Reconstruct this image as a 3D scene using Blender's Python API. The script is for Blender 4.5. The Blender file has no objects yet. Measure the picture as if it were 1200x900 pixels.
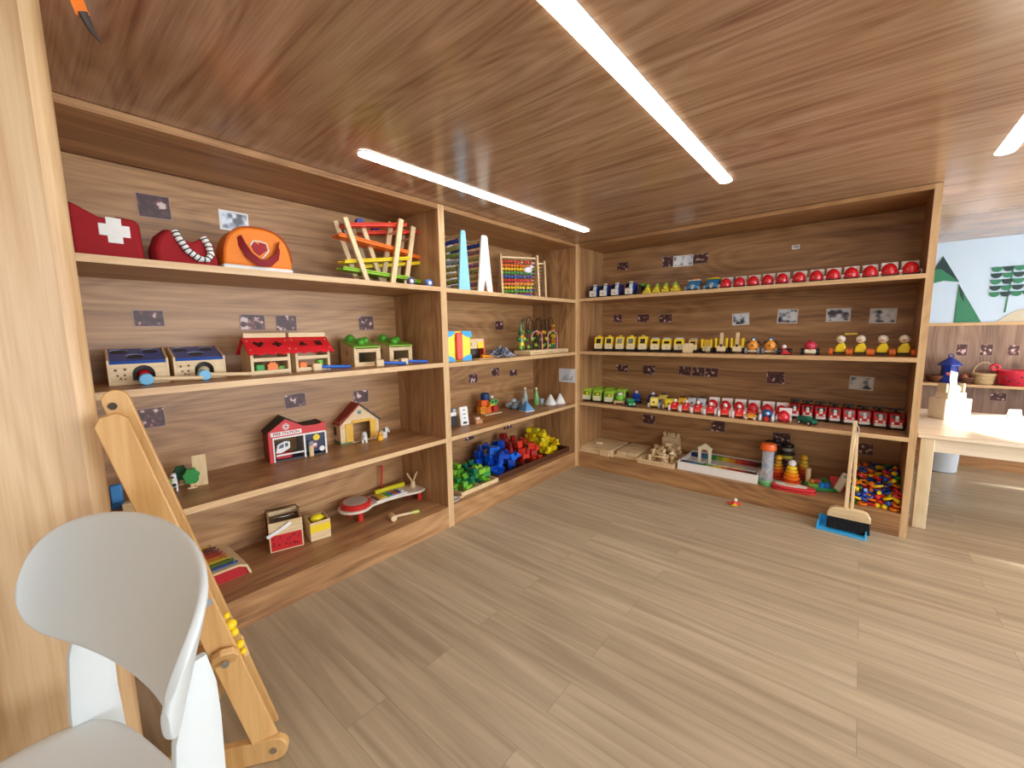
import bpy, math, random
from mathutils import Matrix, Vector, Euler
random.seed(7)
PI = math.pi
COL = bpy.context.scene.collection
rad = math.radians

# ------------------------------------------------------------------ materials
def lin(c):
    if isinstance(c, str):
        c = tuple(int(c[i:i+2], 16) / 255 for i in (0, 2, 4))
    return tuple((x / 12.92 if x <= .04045 else ((x + .055) / 1.055) ** 2.4) for x in c) + (1,)

MATS = {}
def mat(c, rough=.45, metal=0, coat=0, trans=0, emit=0, alpha=1, var=.06):
    key = (c, rough, metal, coat, trans, emit, alpha)
    if key in MATS: return MATS[key]
    m = bpy.data.materials.new('plain_' + c); m.use_nodes = True
    nt = m.node_tree; b = nt.nodes['Principled BSDF']
    col = lin(c)
    n = nt.nodes.new('ShaderNodeTexNoise'); n.inputs['Scale'].default_value = 35
    tc = nt.nodes.new('ShaderNodeTexCoord'); nt.links.new(tc.outputs['Object'], n.inputs['Vector'])
    mx = nt.nodes.new('ShaderNodeMix'); mx.data_type = 'RGBA'
    nt.links.new(n.outputs['Fac'], mx.inputs['Factor'])
    mx.inputs['A'].default_value = tuple(x * (1 - var) for x in col[:3]) + (1,)
    mx.inputs['B'].default_value = tuple(min(1, x * (1 + var)) for x in col[:3]) + (1,)
    nt.links.new(mx.outputs['Result'], b.inputs['Base Color'])
    b.inputs['Roughness'].default_value = rough
    b.inputs['Metallic'].default_value = metal
    b.inputs['Coat Weight'].default_value = coat
    b.inputs['Transmission Weight'].default_value = trans
    b.inputs['Alpha'].default_value = alpha
    if emit:
        b.inputs['Emission Color'].default_value = col
        b.inputs['Emission Strength'].default_value = emit
    MATS[key] = m
    return m

def wood(name, axis, dark, mid, light, scale=1., rough=.42, bump=.08, band=.6, coords='Object'):
    m = bpy.data.materials.new(name); m.use_nodes = True
    nt = m.node_tree; N = nt.nodes; L = nt.links; b = N['Principled BSDF']
    tc = N.new('ShaderNodeTexCoord'); oi = N.new('ShaderNodeObjectInfo')
    add = N.new('ShaderNodeVectorMath'); add.operation = 'ADD'
    comb = N.new('ShaderNodeCombineXYZ')
    mul = N.new('ShaderNodeMath'); mul.operation = 'MULTIPLY'; mul.inputs[1].default_value = 17
    L.new(oi.outputs['Random'], mul.inputs[0])
    for i in range(3): L.new(mul.outputs[0], comb.inputs[i])
    L.new(tc.outputs[coords], add.inputs[0]); L.new(comb.outputs[0], add.inputs[1])
    def mp(s_along, s_across):
        q = N.new('ShaderNodeMapping')
        v = [s_across * scale] * 3; v['XYZ'.index(axis)] = s_along * scale
        q.inputs['Scale'].default_value = v
        L.new(add.outputs[0], q.inputs['Vector']); return q
    n1 = N.new('ShaderNodeTexNoise'); n1.inputs['Scale'].default_value = 1; n1.inputs['Detail'].default_value = 5
    n1.inputs['Distortion'].default_value = .6
    L.new(mp(.8, 16).outputs[0], n1.inputs['Vector'])
    n2 = N.new('ShaderNodeTexNoise'); n2.inputs['Scale'].default_value = 1; n2.inputs['Detail'].default_value = 8
    n2.inputs['Roughness'].default_value = .65
    L.new(mp(3.2, 130).outputs[0], n2.inputs['Vector'])
    # cathedral figure: contour lines of a stretched noise
    n3 = N.new('ShaderNodeTexNoise'); n3.inputs['Scale'].default_value = 1; n3.inputs['Detail'].default_value = 1.5
    L.new(mp(.55, 3.2).outputs[0], n3.inputs['Vector'])
    m3 = N.new('ShaderNodeMath'); m3.operation = 'MULTIPLY'; m3.inputs[1].default_value = 22
    L.new(n3.outputs['Fac'], m3.inputs[0])
    s3 = N.new('ShaderNodeMath'); s3.operation = 'PINGPONG'; s3.inputs[1].default_value = .5
    L.new(m3.outputs[0], s3.inputs[0])
    a1 = N.new('ShaderNodeMath'); a1.operation = 'MULTIPLY_ADD'; a1.inputs[1].default_value = band
    L.new(n1.outputs['Fac'], a1.inputs[0])
    a2 = N.new('ShaderNodeMath'); a2.operation = 'MULTIPLY_ADD'; a2.inputs[1].default_value = .42
    L.new(n2.outputs['Fac'], a2.inputs[0]); 
    a3 = N.new('ShaderNodeMath'); a3.operation = 'MULTIPLY'; a3.inputs[1].default_value = .2
    L.new(s3.outputs[0], a3.inputs[0]); L.new(a3.outputs[0], a2.inputs[2]); L.new(a2.outputs[0], a1.inputs[2])
    r = N.new('ShaderNodeValToRGB'); e = r.color_ramp.elements
    e[0].position = .37; e[0].color = lin(dark); e[1].position = .75; e[1].color = lin(light)
    x = e.new(.54); x.color = lin(mid)
    L.new(a1.outputs[0], r.inputs['Fac'])
    L.new(r.outputs['Color'], b.inputs['Base Color'])
    b.inputs['Roughness'].default_value = rough
    if bump:
        bp = N.new('ShaderNodeBump'); bp.inputs['Strength'].default_value = bump; bp.inputs['Distance'].default_value = .002
        L.new(n2.outputs['Fac'], bp.inputs['Height']); L.new(bp.outputs[0], b.inputs['Normal'])
    return m

WD, WM, WL = '795436', 'a87b4f', 'c99d6c'
W = {a: wood('laminate_' + a, a, WD, WM, WL) for a in 'XYZ'}
WBAND = {a: wood('edge_band_' + a, a, 'bc9468', 'd0aa7a', 'dfbe90', scale=1.5, bump=0) for a in 'XYZ'}  # yellower banding; on shelf fronts its paleness also paints in light
WCEIL = wood('ceiling_laminate', 'X', '84624b', 'a88364', 'c0a083', scale=1.1, rough=.2, bump=.03)
WCEIL.node_tree.nodes['Principled BSDF'].inputs['IOR'].default_value = 1.7
WCOL = wood('column_laminate', 'Z', '9c7652', 'ba9468', 'cfaf86', scale=.9, band=.7)
BIRCH = wood('birch', 'Z', 'c08f52', 'cfa064', 'd9ae74', scale=1.2, rough=.4, bump=.02)
PINE = wood('toy_wood', 'X', 'cfae7c', 'e0c394', 'ecd5ab', scale=3, rough=.5, bump=0)
PINEZ = wood('toy_wood_upright', 'Z', 'cfae7c', 'e0c394', 'ecd5ab', scale=3, rough=.5, bump=0)
TABLEW = wood('table_wood', 'X', 'dccdb0', 'e8dac0', 'f0e6d0', scale=1, rough=.3, bump=0)

def floor_mat():
    m = bpy.data.materials.new('floor_planks'); m.use_nodes = True
    nt = m.node_tree; N = nt.nodes; L = nt.links; b = N['Principled BSDF']
    tc = N.new('ShaderNodeTexCoord')
    br = N.new('ShaderNodeTexBrick'); br.offset = .37
    br.inputs['Scale'].default_value = 1; br.inputs['Brick Width'].default_value = 1.2
    br.inputs['Row Height'].default_value = .145; br.inputs['Mortar Size'].default_value = .0007
    br.inputs['Color1'].default_value = (0, 0, 0, 1); br.inputs['Color2'].default_value = (1, 1, 1, 1)
    br.inputs['Mortar'].default_value = (.5, .5, .5, 1); br.inputs['Bias'].default_value = 0
    L.new(tc.outputs['Object'], br.inputs['Vector'])
    q = N.new('ShaderNodeMapping'); q.inputs['Scale'].default_value = (1.3, 24, 1)
    cb = N.new('ShaderNodeVectorMath'); cb.operation = 'MULTIPLY_ADD'
    cb.inputs[1].default_value = (9, 9, 9)
    L.new(br.outputs['Color'], cb.inputs[0]); L.new(tc.outputs['Object'], cb.inputs[2])
    L.new(cb.outputs[0], q.inputs['Vector'])
    n = N.new('ShaderNodeTexNoise'); n.inputs['Scale'].default_value = 1; n.inputs['Detail'].default_value = 7
    n.inputs['Distortion'].default_value = .8; L.new(q.outputs[0], n.inputs['Vector'])
    ma = N.new('ShaderNodeMath'); ma.operation = 'MULTIPLY_ADD'; ma.inputs[1].default_value = .12
    L.new(br.outputs['Color'], ma.inputs[0]); L.new(n.outputs['Fac'], ma.inputs[2])
    r = N.new('ShaderNodeValToRGB'); e = r.color_ramp.elements
    e[0].position = .34; e[0].color = lin('9f8d73'); e[1].position = .82; e[1].color = lin('c6b598')
    x = e.new(.57); x.color = lin('b2a185')
    L.new(ma.outputs[0], r.inputs['Fac'])
    mx = N.new('ShaderNodeMix'); mx.data_type = 'RGBA'; mx.inputs['B'].default_value = lin('86765e')
    L.new(br.outputs['Fac'], mx.inputs['Factor']); L.new(r.outputs['Color'], mx.inputs['A'])
    L.new(mx.outputs['Result'], b.inputs['Base Color'])
    b.inputs['Roughness'].default_value = .38
    bp = N.new('ShaderNodeBump'); bp.inputs['Strength'].default_value = .12; bp.inputs['Distance'].default_value = .002
    L.new(n.outputs['Fac'], bp.inputs['Height']); L.new(bp.outputs[0], b.inputs['Normal'])
    return m

def print_mat(kind):
    m = bpy.data.materials.new('photo_print_' + kind); m.use_nodes = True
    nt = m.node_tree; N = nt.nodes; L = nt.links; b = N['Principled BSDF']
    tc = N.new('ShaderNodeTexCoord'); oi = N.new('ShaderNodeObjectInfo')
    ad = N.new('ShaderNodeVectorMath'); ad.operation = 'ADD'
    L.new(tc.outputs['Object'], ad.inputs[0]); L.new(oi.outputs['Location'], ad.inputs[1])
    n = N.new('ShaderNodeTexNoise'); n.inputs['Scale'].default_value = 38 if kind == 'dark' else 22
    n.inputs['Detail'].default_value = 1; L.new(ad.outputs[0], n.inputs['Vector'])
    r = N.new('ShaderNodeValToRGB'); e = r.color_ramp.elements
    if kind == 'dark':
        cs = [(.35, '45292a'), (.55, '5d3a38'), (.6, '8d4c46'), (.66, 'd9c8c0')]
    else:
        cs = [(.33, '4a4450'), (.43, '98a2b0'), (.49, 'dfe8f0'), (.62, 'f8fafd')]  # blue-white tones paint strip light glare into the print
    e[0].position, e[0].color = cs[0][0], lin(cs[0][1]); e[1].position, e[1].color = cs[3][0], lin(cs[3][1])
    for p, c in cs[1:3]:
        x = e.new(p); x.color = lin(c)
    L.new(n.outputs['Fac'], r.inputs['Fac']); L.new(r.outputs['Color'], b.inputs['Base Color'])
    b.inputs['Roughness'].default_value = .45 if kind == 'dark' else .2
    return m
PRINT = {'d': print_mat('dark'), 's': print_mat('silver')}  # silver: print with the glare in its colour

C_ = dict(red='c81e28', dred='8f1a24', maroon='8c1a1e', yellow='f2cf17', blue='1c62c4', navy='173a8c', sky='6fb6dd', green='2f9a3a',
          lime='9cc41c', dgreen='17613a', orange='ef7a1c', white='f0efe9', cream='e9dcbc', black='17171a', grey='9a9ea0',
          silver='c3c6c8', pink='e2677d', purple='4a3a78', tan='d9b98a', brown='4b2a1c', teal='1e8f86', cyan='3fb0e6')
def M(n, **k): return mat(C_.get(n, n), **k)

# ------------------------------------------------------------------ shapes -> (verts, faces)
def xf(sh, loc=(0, 0, 0), rot=(0, 0, 0), sc=(1, 1, 1)):
    m = Matrix.Translation(loc) @ Euler(rot).to_matrix().to_4x4() @ Matrix.Diagonal((*sc, 1))
    return [tuple(m @ Vector(v)) for v in sh[0]], sh[1]
def box(x0, x1, y0, y1, z0, z1, c=0):
    """axis-aligned box; c chamfers every edge"""
    if c <= 0:
        v = [(x, y, z) for x in (x0, x1) for y in (y0, y1) for z in (z0, z1)]
        return v, [(0, 1, 3, 2), (4, 6, 7, 5), (0, 4, 5, 1), (2, 3, 7, 6), (0, 2, 6, 4), (1, 5, 7, 3)]
    c = min(c, (x1-x0)*.45, (y1-y0)*.45, (z1-z0)*.45)
    # layered rounded outline
    def ring(i, z):
        return [(x0+i+c_, y0+i, z) if False else p for p in ([
            (x0+c+i*0, y0+i, z), (x1-c, y0+i, z), (x1-i, y0+c, z), (x1-i, y1-c, z), (x1-c, y1-i, z), (x0+c, y1-i, z), (x0+i, y1-c, z), (x0+i, y0+c, z)])]
    v = ring(c*.98, z0) + ring(0, z0+c) + ring(0, z1-c) + ring(c*.98, z1)
    f = [tuple(range(7, -1, -1))]
    for k in range(3):
        for j in range(8):
            a = k*8+j; b_ = k*8+(j+1) % 8
            f.append((a, b_, b_+8, a+8))
    f.append(tuple(range(24, 32)))
    return v, f
def cb(cx, cy, z0, sx, sy, sz, c=0):
    return box(cx-sx/2, cx+sx/2, cy-sy/2, cy+sy/2, z0, z0+sz, c)
def cyl(p, q, r, n=16, r2=None):
    p, q = Vector(p), Vector(q); d = (q-p).normalized(); r2 = r if r2 is None else r2
    u = d.orthogonal().normalized(); w = d.cross(u)
    v = []
    for (o, rr) in ((p, r), (q, r2)):
        for i in range(n):
            a = 2*PI*i/n; v.append(tuple(o + (u*math.cos(a) + w*math.sin(a))*rr))
    f = [tuple(range(n-1, -1, -1)), tuple(range(n, 2*n))]
    f += [(i, (i+1) % n, (i+1) % n+n, i+n) for i in range(n)]
    return v, f
def lathe(prof, n=20, loc=(0, 0, 0)):
    v = []; f = []
    for (r, z) in prof:
        for i in range(n):
            a = 2*PI*i/n; v.append((loc[0]+r*math.cos(a), loc[1]+r*math.sin(a), loc[2]+z))
    m = len(prof)
    for k in range(m-1):
        for i in range(n):
            f.append((k*n+i, k*n+(i+1) % n, (k+1)*n+(i+1) % n, (k+1)*n+i))
    f.append(tuple(range(n-1, -1, -1))); f.append(tuple(range((m-1)*n, m*n)))
    return v, f
def sph(c, r, n=14, sc=(1, 1, 1)):
    m = n//2+1
    prof = [(max(r*math.sin(PI*k/m), 1e-5), -r*math.cos(PI*k/m)) for k in range(m+1)]
    v, f = lathe(prof, n)
    return [(c[0]+a*sc[0], c[1]+b*sc[1], c[2]+z*sc[2]) for a, b, z in v], f
def prism(pts, d0, d1, axis='Y'):
    """2-D outline extruded along axis (outline in the two remaining axes, in order)"""
    def P(a, b, d): return {'X': (d, a, b), 'Y': (a, d, b), 'Z': (a, b, d)}[axis]
    n = len(pts)
    v = [P(a, b, d0) for a, b in pts] + [P(a, b, d1) for a, b in pts]
    f = [tuple(range(n-1, -1, -1)), tuple(range(n, 2*n))] + [(i, (i+1) % n, (i+1) % n+n, i+n) for i in range(n)]
    return v, f
def tube(path, r, n=8, closed=False):
    path = [Vector(p) for p in path]; m = len(path); v = []; f = []
    rr = r if isinstance(r, (list, tuple)) else [r]*m
    u = None
    for i, p in enumerate(path):
        if closed: t = (path[(i+1) % m]-path[i-1]).normalized()
        else: t = (path[min(i+1, m-1)]-path[max(i-1, 0)]).normalized()
        if u is None: u = t.orthogonal().normalized()
        u = (u - t*u.dot(t)).normalized(); w = t.cross(u)
        for k in range(n):
            a = 2*PI*k/n; v.append(tuple(p+(u*math.cos(a)+w*math.sin(a))*rr[i]))
    for i in range(m if closed else m-1):
        j = (i+1) % m
        for k in range(n):
            f.append((i*n+k, i*n+(k+1) % n, j*n+(k+1) % n, j*n+k))
    if not closed: f.append(tuple(range(n-1, -1, -1))); f.append(tuple(range((m-1)*n, m*n)))
    return v, f
def torus(c, R, r, axis='Z', n=20, k=8):
    pts = []
    for i in range(n):
        a = 2*PI*i/n; x, y = R*math.cos(a), R*math.sin(a)
        pts.append(tuple(Vector(c)+Vector({'Z': (x, y, 0), 'X': (0, x, y), 'Y': (x, 0, y)}[axis])))
    return tube(pts, r, k, True)
def arc(cx, cy, r, a0, a1, n=10):
    return [(cx+r*math.cos(rad(a0+(a1-a0)*i/n)), cy+r*math.sin(rad(a0+(a1-a0)*i/n))) for i in range(n+1)]
def ribbon(path, w, t, updir=(0, 0, 1)):
    """flat strap: rectangular section w (along updir) x t"""
    path = [Vector(p) for p in path]; m = len(path); v = []; f = []; up = Vector(updir)
    for i, p in enumerate(path):
        tg = (path[min(i+1, m-1)]-path[max(i-1, 0)]).normalized()
        sd = tg.cross(up).normalized(); uu = sd.cross(tg).normalized()
        for a, b in ((-1, -1), (1, -1), (1, 1), (-1, 1)):
            v.append(tuple(p+uu*(a*w/2)+sd*(b*t/2)))
    for i in range(m-1):
        for k in range(4): f.append((i*4+k, i*4+(k+1) % 4, i*4+4+(k+1) % 4, i*4+4+k))
    f += [(3, 2, 1, 0), tuple(range((m-1)*4, m*4))]
    return v, f

def mesh(name, shapes):
    vs, fs = [], []
    for v, f in shapes:
        o = len(vs); vs += v; fs += [tuple(i+o for i in q) for q in f]
    me = bpy.data.meshes.new(name); me.from_pydata(vs, [], fs); me.validate()
    import bmesh
    bm = bmesh.new(); bm.from_mesh(me); bmesh.ops.recalc_face_normals(bm, faces=bm.faces); bm.to_mesh(me); bm.free()
    for p in me.polygons: p.use_smooth = True
    me.set_sharp_from_angle(angle=rad(38))
    return me
def part(name, m, parent, *shapes, bevel=0, label=None, seg=2, stuff=False):
    me = mesh(name, shapes); me.materials.append(m)
    o = bpy.data.objects.new(name, me); COL.objects.link(o)
    if parent is not None: o.parent = parent
    if bevel:
        b = o.modifiers.new('bevel', 'BEVEL'); b.width = bevel; b.segments = seg; b.limit_method = 'ANGLE'; b.angle_limit = rad(40)
    if label: o['label'] = label
    if stuff: o['kind'] = 'stuff'
    return o
def tag(o, label, cat, group=None):
    o['label'] = label; o['category'] = cat
    if group: o['group'] = group
    return o
def thing(name, label, cat, loc=(0, 0, 0), rz=0, group=None, sc=1):
    o = bpy.data.objects.new(name, None); COL.objects.link(o); o.empty_display_size = .05
    o.location = loc; o.rotation_euler = (0, 0, rad(rz)); o.scale = (sc,)*3
    return tag(o, label, cat, group)
def single(name, m, label, cat, shapes, loc=(0, 0, 0), rot=(0, 0, 0), group=None, bevel=0):
    o = part(name, m, None, *shapes, bevel=bevel); o.location = loc; o.rotation_euler = rot
    return tag(o, label, cat, group)
def struct(name, m, *shapes, bevel=0):
    o = part(name, m, None, *shapes, bevel=bevel); o['kind'] = 'structure'; return o
KIDS = {}
def copy_tree(src, loc, rz=None, label=None, group=None, sc=None, rot=None):
    def cp(o, par):
        c = o.copy(); COL.objects.link(c); c.parent = par
        for ch in [x for x in KIDS[src.name] if x.parent == o]: cp(ch, c)
        return c
    if src.name not in KIDS: KIDS[src.name] = [x for x in src.children_recursive]
    r = cp(src, None); r.location = loc
    if rz is not None: r.rotation_euler = (0, 0, rad(rz))
    if rot is not None: r.rotation_euler = rot
    if sc: r.scale = (sc,)*3
    if label: r['label'] = label
    if group: r['group'] = group
    return r
ORD = 'first second third fourth fifth sixth seventh eighth ninth tenth eleventh twelfth'.split()
def row(proto, spots, fmt, group, rz=None, sc=None):
    """first spot moves proto itself, the rest are copies; fmt gets the ordinal"""
    for i, s in enumerate(spots):
        lb = fmt.format(ORD[i])
        if i == 0:
            proto.location = s[:3]; o = proto; o['label'] = lb; o['group'] = group
            if rz is not None: o.rotation_euler = (0, 0, rad(rz))
        else: o = copy_tree(proto, s[:3], rz, lb, group)
        if len(s) > 3: o.rotation_euler = (0, 0, rad(s[3]))
        if len(s) > 4: o.scale = s[4] if isinstance(s[4], tuple) else (s[4],)*3

# ------------------------------------------------------------------ room
H = 1.93
CX = 2.16      # right end of the far shelving
struct('floor', floor_mat(), box(-.6, 5.6, -6.1, 2.4, -.08, 0))
struct('ceiling', WCEIL, box(-.6, 5.6, -6.1, 2.4, H, H+.08))
struct('wall_left', W['Y'], box(-.6, -.485, -6.1, 2.4, 0, H))
struct('wall_back', W['X'], box(-.485, 2.14, .445, .52, 0, H))
struct('wall_far', mat('c6dcf0', rough=.6, var=.02), box(-.485, 3.93, 2.26, 2.4, 0, H), box(5.27, 5.6, 2.26, 2.4, 0, H), box(3.93, 5.27, 2.26, 2.4, 0, 1.235), box(3.93, 5.27, 2.26, 2.4, 1.77, H))
struct('window_3', M('white'), box(3.93, 5.27, 2.30, 2.34, 1.235, 1.275), box(3.93, 5.27, 2.30, 2.34, 1.73, 1.77), box(3.93, 3.97, 2.30, 2.34, 1.275, 1.73), box(5.23, 5.27, 2.30, 2.34, 1.275, 1.73))  # window added out of view to brighten the far ceiling
struct('wall_front', mat('d8d4cc', rough=.7, var=.02), box(-.485, 5.6, -6.1, -6, 0, H))
struct('wall_right', mat('d8d8d4', rough=.7, var=.02), box(5.5, 5.6, -6, 2.26, 0, .5), box(5.5, 5.6, -6, 2.26, 1.8, H),
       box(5.5, 5.6, -6, -5.2, .5, 1.8), box(5.5, 5.6, -2.6, -2.3, .5, 1.8), box(5.5, 5.6, 1.5, 2.26, .5, 1.8))
for i, (a, b) in enumerate(((-5.2, -2.6), (-2.3, 1.5))):
    struct('window_%d' % (i+1), M('white'), box(5.51, 5.57, a, a+.05, .5, 1.8), box(5.51, 5.57, b-.05, b, .5, 1.8),  # assumed windows in unseen wall openings, framing the added daylight fills
           box(5.51, 5.57, a, b, .5, .55), box(5.51, 5.57, a, b, 1.75, 1.8), box(5.51, 5.57, (a+b)/2-.025, (a+b)/2+.025, .5, 1.8))
# column at the near end of the left shelving, with rounded vertical corners
r_ = .035; cx0, cx1, cy0, cy1 = -.485, .52, -4.3, -3.027
out = [(cx0, cy0)] + [(cx1, cy0)] + arc(cx1-r_, cy1-r_, r_, 0, 90, 8) + [(cx0, cy1)]
struct('trim_1', WCOL, prism([(cx0, cy0), (cx1, cy0), (cx1, cy1-r_), (cx1-r_, cy1-r_), (cx1-r_, cy1), (cx0, cy1)], 0, H, 'Z'))
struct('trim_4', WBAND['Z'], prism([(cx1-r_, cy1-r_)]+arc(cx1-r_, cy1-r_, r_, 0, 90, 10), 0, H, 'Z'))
# wood panelling low on the far wall
struct('trim_2', wood('far_laminate', 'Z', '705644', '947663', 'ab8f7a'), box(-.4, 5.5, 2.245, 2.26, 0, 1.195))
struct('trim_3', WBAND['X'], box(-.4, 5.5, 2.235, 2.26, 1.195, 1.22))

# ------------------------------------------------------------------ shelving
def unit(name, label, ax, a0, a1, depth, zs, side, ends):
    """ax 'Y': fronts on x=0 running along y; ax 'X': fronts on y=0 running along x"""
    t = thing(name, label, 'shelves', (0, 0, 0))
    def B(p0, p1, q0, q1, z0, z1):     # p along the run, q depth from the front going back
        return box(-q1, -q0, p0, p1, z0, z1) if ax == 'Y' else box(p0, p1, q0, q1, z0, z1)
    s0, s1 = ends
    e = .0035
    part('back_panel', W[ax], t, B(a0+s0, a1-s1, depth, depth+.012, .01, 1.9))
    for (p, q) in ((a0, a0+s0), (a1-s1, a1)):
        sp = part('side_panel', W['Z'], t, B(p, q, e, depth+.012, 0, H-.002))
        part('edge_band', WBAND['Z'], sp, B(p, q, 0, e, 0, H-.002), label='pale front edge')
    for z in zs:
        sh = part('shelf', W[ax], t, B(a0+s0, a1-s1, e, depth, z-.025, z))
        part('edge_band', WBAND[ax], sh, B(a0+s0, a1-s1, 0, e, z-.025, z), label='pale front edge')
    part('bottom_board', W[ax], t, B(a0+s0, a1-s1, .012, depth, .11, .134))
    part('plinth', W[ax], t, B(a0+s0, a1-s1, 0, .012, 0, .134))
    tb = part('top_board', W[ax], t, B(a0+s0, a1-s1, e, depth, 1.902, H-.002))
    part('edge_band', W[ax], tb, B(a0+s0, a1-s1, 0, e, 1.902, H-.002))
    return t
DL, DR = .46, .42
unit('shelving_unit', 'long open wooden shelving unit along the left, holding bags and toy houses', 'Y', -3.03, -1.4975, DL, (1.467, 1.0275, .567), .02, (.02, .022))
unit('shelving_unit', 'narrower open wooden shelving unit in the corner, holding abacuses and block trays', 'Y', -1.4975, 0, DL, (1.465, 1.022, .568), .02, (.022, .03))
unit('shelving_unit', 'wide open wooden shelving unit facing the camera, holding rows of toy vehicles', 'X', 0.0005, CX, DR, (1.476, 1.027, .582), .02, (.018, .032))

# ------------------------------------------------------------------ ceiling strips
STRIP = mat('fffaf4', emit=17)
def strip(x, y0, y1, label, st=None):
    t = thing('ceiling_strip_light', label, 'light', (x, (y0+y1)/2, H), group='white strip lights in the ceiling')
    L = (y1-y0)/2
    o = [(-.0, 0)]
    pts = arc(0, L-.03, .029, 0, 180, 8) + arc(0, -L+.03, .029, 180, 360, 8)
    part('diffuser', STRIP, t, prism(pts, -.006, -.002, 'Z'))
    pts2 = arc(0, L-.03, .032, 0, 180, 8) + arc(0, -L+.03, .032, 180, 360, 8)
    part('channel', M('silver', rough=.3), t, prism(pts2, -.0025, -.0005, 'Z'))
strip(.29, -2.17, -.35, 'white strip light in the wood ceiling nearest the left shelving')
strip(1.32, -2.58, -.763, 'middle white strip light running across the wood ceiling')
strip(2.303, -2.14, -.32, 'white strip light at the right edge of the photo')
strip(3.3, -2.14, -.32, 'white strip light beyond the right edge of the photo')  # assumed to continue the visible row, out of view
strip(1.32, -5.2, -3.4, 'white strip light behind the camera')  # strip added out of view to brighten the column side
strip(3.3, -5.2, -3.4, 'white strip light far behind the camera')  # another unseen strip, added for more light from behind

# ------------------------------------------------------------------ photo cards
cards_left = [('d', -2.694, 1.755, .114, .099, 'above the red bag with the cross'), ('s', -2.398, 1.749, .123, .092, 'above the orange bag'),
 ('d', -2.755, 1.284, .104, .072, 'above the first blue topped hammer box'), ('d', -2.358, 1.271, .115, .08, 'above the first red roofed toy house'),
 ('d', -2.198, 1.268, .107, .085, 'above the second red roofed toy house'), ('d', -1.732, 1.271, .104, .088, 'above the green topped hammer boxes'),
 ('d', -2.185, .849, .115, .079, 'above the toy fire station'), ('d', -1.796, .822, .102, .079, 'above the toy barn'),
 ('d', -2.79, .855, .1, .09, 'beside the top of the folding wooden frame'), ('d', -1.821, 1.801, .091, .087, 'behind the ball run toys'),
 ('d', -.47, 1.716, .075, .118, 'beside the rainbow abacus'), ('d', -.499, 1.258, .108, .078, 'behind the bead maze wires'),
 ('d', -.823, .841, .104, .075, 'left above the stacked robot blocks'), ('d', -.56, .87, .096, .072, 'above the grey pebble blocks'),
 ('d', -.324, .843, .106, .061, 'above the toy bottles'), ('d', -.412, .369, .116, .038, 'above the red blocks'), ('d', -.88, .366, .104, .035, 'above the blue blocks')]
cards_right = [('d', .214, 1.768, .114, .074, 'above the toy vans'), ('d', .611, 1.762, .092, .09, 'left one of three above the blue toy cars'),
 ('s', .735, 1.754, .155, .088, 'shiny middle one of three above the blue toy cars'), ('d', .87, 1.755, .116, .079, 'right one of three above the blue toy cars'),
 ('s', 1.496, 1.756, .045, .029, 'tiny scrap high above the red toy cars'), ('d', .173, 1.311, .084, .077, 'leftmost above the yellow buses'),
 ('d', .414, 1.303, .108, .074, 'second from left above the yellow buses'), ('d', .607, 1.296, .115, .071, 'third from left above the yellow buses'),
 ('s', 1.176, 1.271, .116, .09, 'above the toy loaders'), ('s', 1.474, 1.282, .123, .102, 'above the red racing car'),
 ('s', 1.759, 1.28, .131, .09, 'above the leftmost duck car'), ('s', 1.984, 1.266, .13, .096, 'above the right hand duck cars'),
 ('d', .222, .857, .117, .071, 'leftmost above the lime green beetles'), ('d', .475, .853, .115, .083, 'above the dark blue toy car'),
 ('d', .78, .859, .103, .078, 'left of the strip of three above red toys'), ('d', .887, .857, .099, .077, 'middle of the strip of three above red toys'),
 ('d', .988, .855, .101, .075, 'right of the strip of three above red toys'), ('d', 1.425, .839, .117, .094, 'left of the toy fire engines'),
 ('s', 1.908, .83, .125, .09, 'above the toy fire engines'), ('d', .486, .411, .116, .085, 'above the stacked wooden planks'),
 ('d', 1.053, .425, .107, .09, 'above the little wooden arch'), ('d', 1.486, .394, .116, .083, 'above the stacking ring towers'),
 ('d', 1.953, .393, .094, .081, 'above the heap of coloured links')]
cards_far = [('d', 2.578, .981, .073, .106, 'leftmost on the far panelling'), ('d', 2.724, .983, .079, .103, 'second on the far panelling'),
 ('d', 2.876, .982, .07, .093, 'above the red basket'), ('d', 2.826, .582, .096, .074, 'below the far shelf')]
def card(k, loc, w, h, rz, where, tilt=0):
    t = thing('photo_card', ('small laminated dark photo card ' if k == 'd' else 'small glossy white laminated card ') + where, 'card', loc, rz)
    t.rotation_euler = (0, tilt, rad(rz))
    part('sleeve', M('e8e4de', rough=.2) if k == 's' else M('a98a78', rough=.5), t, box(-w/2, w/2, -.0012, 0, -h/2, h/2))
    b = .004 if k == 'd' else .008
    part('print', PRINT[k], t, box(-w/2+b, w/2-b, -.002, -.0012, -h/2+b, h/2-b))
rc = random.Random(3)
for k, p, z, w, h, s in cards_left: card(k, (-DL+.0005, p, z), w, h, 90, s, rc.uniform(-.05, .05))
for k, p, z, w, h, s in cards_right: card(k, (p, DR-.0005, z), w, h, 0, s, rc.uniform(-.05, .05))
for k, p, z, w, h, s in cards_far: card(k, (p, 2.2445, z), w, h, 0, s, 0)
t = thing('photo_card', 'white card with a dark line drawing on the corner panel above the white cones', 'card', (-.085, -.0305, .814))
part('sleeve', M('dfe6ee', rough=.2), t, box(-.084, .084, -.0015, 0, -.06, .06))
part('drawing', M('4a4a50'), t, *[cyl((-.05+.016*i, -.002, -.035), (-.05+.016*i+.012, -.002, -.02+.02*math.sin(i*1.3)), .0018, 6) for i in range(7)],
     cyl((-.06, -.002, -.04), (.06, -.002, -.035), .0018, 6), torus((0, -.002, -.01), .015, .0012, 'Y', 14, 5))

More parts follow.
